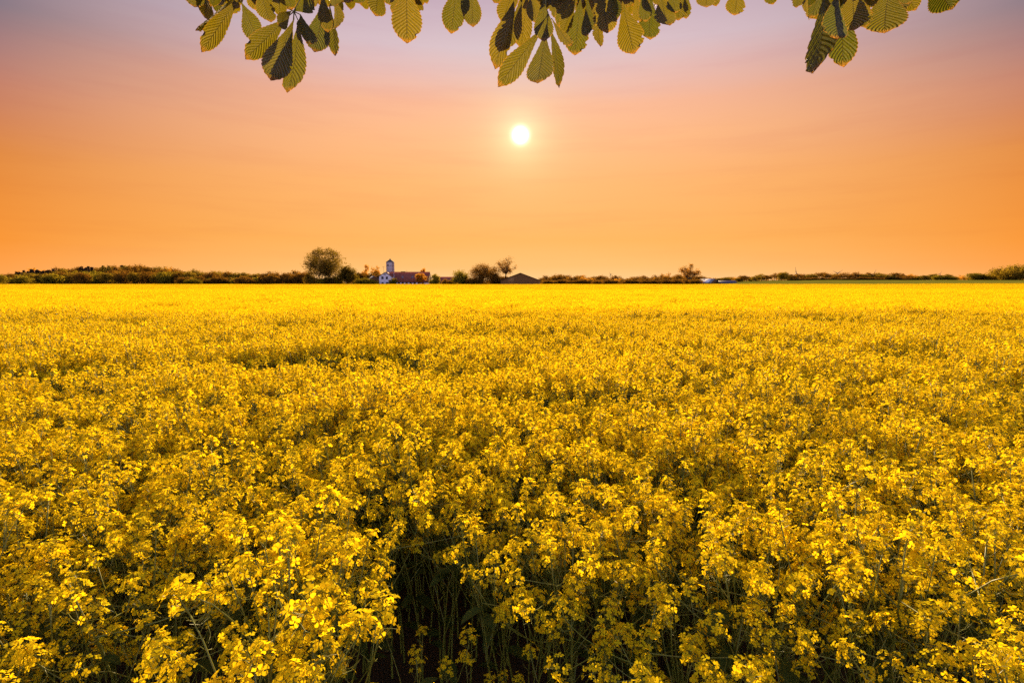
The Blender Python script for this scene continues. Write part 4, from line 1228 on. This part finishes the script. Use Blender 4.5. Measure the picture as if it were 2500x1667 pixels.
#  each leaf: crop, depth, hub (x, y), leaflets [(base x, base y, tip x, tip y, width, depth shift of base, depth shift of tip, roll)]
LEAVES_C = [
    (ZA, 1.62, (690, -160), [(640, -20, 215, 390, 120, .02, -.04, 75), (700, -40, 280, 580, 230, 0, -.05, 20), (720, 20, 930, 480, 250, .05, .02, -15), (960, -180, 1040, 245, 250, .06, .06, 5), (560, -260, 350, 60, 110, .05, .05, 30)]),
    (ZA, 1.66, (1230, -250), [(1205, -190, 1205, 180, 190, .03, .05, 10), (1290, -200, 1340, 90, 170, .06, .08, -10)]),
    (ZA, 1.50, (1400, 150), [(1330, 210, 850, 690, 270, .02, -.03, 15), (1400, 250, 1080, 1045, 310, -.02, -.06, 0), (1390, 260, 1215, 885, 190, .04, .05, -20), (1450, 260, 1440, 1178, 300, .0, -.03, -25), (1480, 190, 1600, 520, 190, -.03, -.06, 55), (1390, 150, 1670, -20, 220, .02, -.04, 20), (1370, 140, 1210, 300, 150, -.04, -.08, 40)]),
    (ZA, 1.56, (1790, -140), [(1790, -20, 1690, 712, 310, .04, .02, 0), (1850, 10, 1945, 635, 150, .06, .04, 40), (1900, -40, 2050, 408, 190, .08, .05, -10), (1760, -80, 1820, 330, 170, -.05, -.07, 30), (1900, -120, 1960, 110, 160, -.04, -.05, -20)]),
    (ZA, 1.70, (2120, -260), [(2090, -210, 2120, 95, 120, 0, 0, 20), (2190, -220, 2230, 72, 190, 0, 0, -10)]),
    (ZB, 1.62, (560, -330), [(420, -250, 330, 150, 230, 0, 0, 25), (740, -230, 765, 475, 380, -.03, -.05, 0), (930, -250, 985, 12, 120, .05, .05, 10)]),
    (ZB, 1.64, (1470, -330), [(1390, -220, 1330, 372, 290, 0, 0, -8), (1560, -230, 1605, 352, 230, .03, .03, 10), (1850, -200, 1900, 28, 110, .04, .04, 0), (1500, -200, 1490, 160, 120, -.04, -.05, 40)]),
    (ZC, 1.56, (640, -190), [(590, -60, 280, 775, 290, .03, .0, 5), (660, -60, 460, 690, 260, .06, .05, -30), (720, -90, 650, 560, 250, .11, .11, 0), (560, -150, 390, 245, 250, .05, .05, 10), (760, -80, 850, 260, 220, -.03, -.05, 30)]),
    (ZC, 1.44, (965, 275), [(930, 340, 395, 1030, 250, .01, -.02, 0), (950, 390, 860, 1140, 330, -.01, -.04, 0), (1000, 340, 1205, 1065, 185, .01, -.02, -25), (1030, 240, 1255, 615, 130, .06, .04, 35), (930, -30, 905, 480, 230, -.08, -.10, 10)]),
    (ZC, 1.60, (1410, -150), [(1400, -20, 1325, 625, 310, .02, .0, 0), (1360, -60, 1190, 390, 170, -.03, -.04, 25), (1480, -40, 1530, 475, 180, -.04, -.05, -20), (1290, -120, 1130, 315, 190, .08, .08, 10), (1520, -60, 1590, 330, 150, .06, .06, 0)]),
    (ZC, 1.52, (1720, -230), [(1690, -130, 1700, 330, 290, .0, -.02, 15), (1760, -130, 1810, 270, 250, .03, .01, -20), (1620, 90, 1600, 625, 150, .10, .08, 30), (1730, -60, 1740, 420, 200, .12, .11, -15)]),
    (ZC, 1.54, (1950, -110), [(1930, 20, 2055, 620, 340, .0, -.02, 0), (2200, -120, 2225, 245, 150, -.05, -.06, 20), (2090, -60, 2160, 250, 160, .06, .06, 0)]),
    (ZD, 1.60, (470, -160), [(480, -40, 395, 462, 300, .02, .02, 0), (590, -80, 640, 378, 240, -.02, -.03, 15), (740, -120, 760, 120, 180, -.04, -.05, 20), (860, -140, 810, 222, 220, .03, .03, -10), (900, -160, 920, 200, 150, .06, .06, 25)]),
    (ZD, 1.66, (1200, -290), [(1180, -220, 1170, 103, 230, 0, 0, 5), (1250, -220, 1280, 62, 120, .03, .03, 30), (1590, -190, 1540, 157, 240, 0, 0, 5), (1960, -220, 2000, 32, 150, 0, 0, 10)]),
    (ZE, 1.60, (360, -230), [(260, -180, 245, 97, 120, .02, .02, 10), (380, -60, 270, 250, 110, 0, -.02, 50), (440, -180, 430, 80, 150, .05, .05, -10)]),
    (ZE, 1.50, (720, -260), [(580, -120, 640, 835, 420, .0, -.04, -30), (830, 20, 780, 735, 330, .05, .02, 10), (760, -120, 690, 560, 280, -.05, -.09, 30), (950, -130, 960, 330, 380, -.02, -.04, 10), (1040, -60, 1105, 315, 200, .06, .06, -15)]),
    (ZE, 1.58, (1480, -260), [(1430, -160, 1290, 385, 480, .0, .0, 0), (1600, -200, 1640, 55, 150, .04, .04, 20)]),
    (ZE, 1.62, (2020, -330), [(1930, -260, 2175, 112, 360, 0, 0, -15)]),
]
rl = np.random.default_rng(5150)
# fuller growth behind the measured leaves, mostly above the edge of the picture
for cx, xs_ in ((ZA, (300, 560, 860, 1080, 1500, 1700, 1980)), (ZB, (330, 820)), (ZC, (480, 700, 900, 1120, 1340, 1560, 1800, 2060, 2260)), (ZD, (520, 760)), (ZE, (430, 620, 860, 1060, 1540))):
    for X0 in xs_:
        Y0_ = rl.uniform(-330, -170); lf = []
        for k in range(5):
            a = R(-70 + 35 * k + rl.uniform(-10, 10)); ln_ = rl.uniform(280, 430)
            lf.append((X0 + 50 * math.sin(a), Y0_ + 50 * math.cos(a), X0 + ln_ * math.sin(a), Y0_ + ln_ * math.cos(a), rl.uniform(150, 250), rl.uniform(-.02, .02), rl.uniform(-.08, .06), rl.uniform(-45, 45)))
        LEAVES_C.append((cx, rl.uniform(1.66, 1.95), (X0, Y0_), lf))
hubs = []
for cx, Yd, hub, lfs in LEAVES_C:
    q = lambda X_, Y_, d: wpt(cx + X_ / K, Y_ / K, d)
    hp = q(hub[0], hub[1], Yd)
    up = hp + np.array([rl.normal(0, 0.03), 0.06 + rl.uniform(0, .05), rl.uniform(0.10, 0.16)])
    hubs.append(up)
    pet = MB()
    pet.tube([up, up * 0.4 + hp * 0.6 + (0, 0.015, 0.01), hp], [0.0022, 0.0020, 0.0026], 6)
    for bx, by, tx, ty, wd, d0, d1, roll in lfs:
        bp_ = q(bx, by, Yd + d0)
        pet.tube([hp, (hp + bp_) / 2, bp_], [0.0019, 0.0013, 0.0012], 5)
    leaf_o = pet.build('leaf', M_PETIOLE, chest, True)
    for bx, by, tx, ty, wd, d0, d1, roll in lfs:
        a, e = q(bx, by, Yd + d0), q(tx, ty, Yd + d1)
        d = e - a; Ln = np.linalg.norm(d); d /= Ln
        wm = wd / K / 1250 * Yd / 0.42          # size that gives this width
        view = (a + e) / 2 + np.array(TREE0) - (0, 0, CAM_Z); view /= np.linalg.norm(view)
        xa = np.cross(d, view); xa /= np.linalg.norm(xa)
        za = np.cross(xa, d)
        c, s = math.cos(R(roll + rl.normal(0, 8))), math.sin(R(roll + rl.normal(0, 8)))
        xr, zr_ = xa * c + za * s, -xa * s + za * c
        M = np.eye(4); M[:3, 0] = xr * wm / max(0.45, abs(c)); M[:3, 1] = d * Ln * 1.09; M[:3, 2] = zr_ * (Ln * 0.6); M[:3, 3] = a
        o = link('leaflet', LEAFLET[int(rl.integers(0, len(LEAFLET)))], leaf_o)
        o.matrix_local = Matrix(M.tolist())
# trunk behind the photographer, limbs reaching out overhead to the leaf stalks
b = MB(); b.tube([(0, 0, -0.3), (0.05, 0.1, 1.2), (0.1, 0.3, 2.6), (0.05, 0.5, 4.2), (0, 0.4, 6.5)], [0.34, 0.27, 0.24, 0.19, 0.12], 14)
b.build('trunk', M_BARK, chest, True)
limb_ends = []
for ex, sy in ((0.35, 0.0), (1.2, 0.1), (2.1, 0.0)):
    b = MB()
    a = np.array([0.07, 0.4, 3.4]); e = np.array([ex, 5.25 + sy, 3.60])
    t = np.linspace(0, 1, 9)[:, None]
    c = (1 - t) ** 2 * a + 2 * t * (1 - t) * ((a + e) / 2 + np.array([0, 0, 0.75])) + t * t * e
    c[1:-1] += rl.normal(0, 0.02, (7, 3))
    b.tube(c, np.linspace(0.075, 0.009, 9), 8); b.build('limb', M_BARK, chest, True); limb_ends.append(c)
tw = MB()
for u in hubs:
    best = min(((np.linalg.norm(c_[k] - u), tuple(c_[k])) for c_ in limb_ends for k in range(5, 9)), key=lambda z: z[0])[1]
    best = np.array(best)
    tw.tube([best, best * 0.5 + u * 0.5 + (0, 0, 0.05), u], [0.007, 0.005, 0.0035], 6)
    twig = tw.build('twig', M_BARK, chest, True); tw = MB()
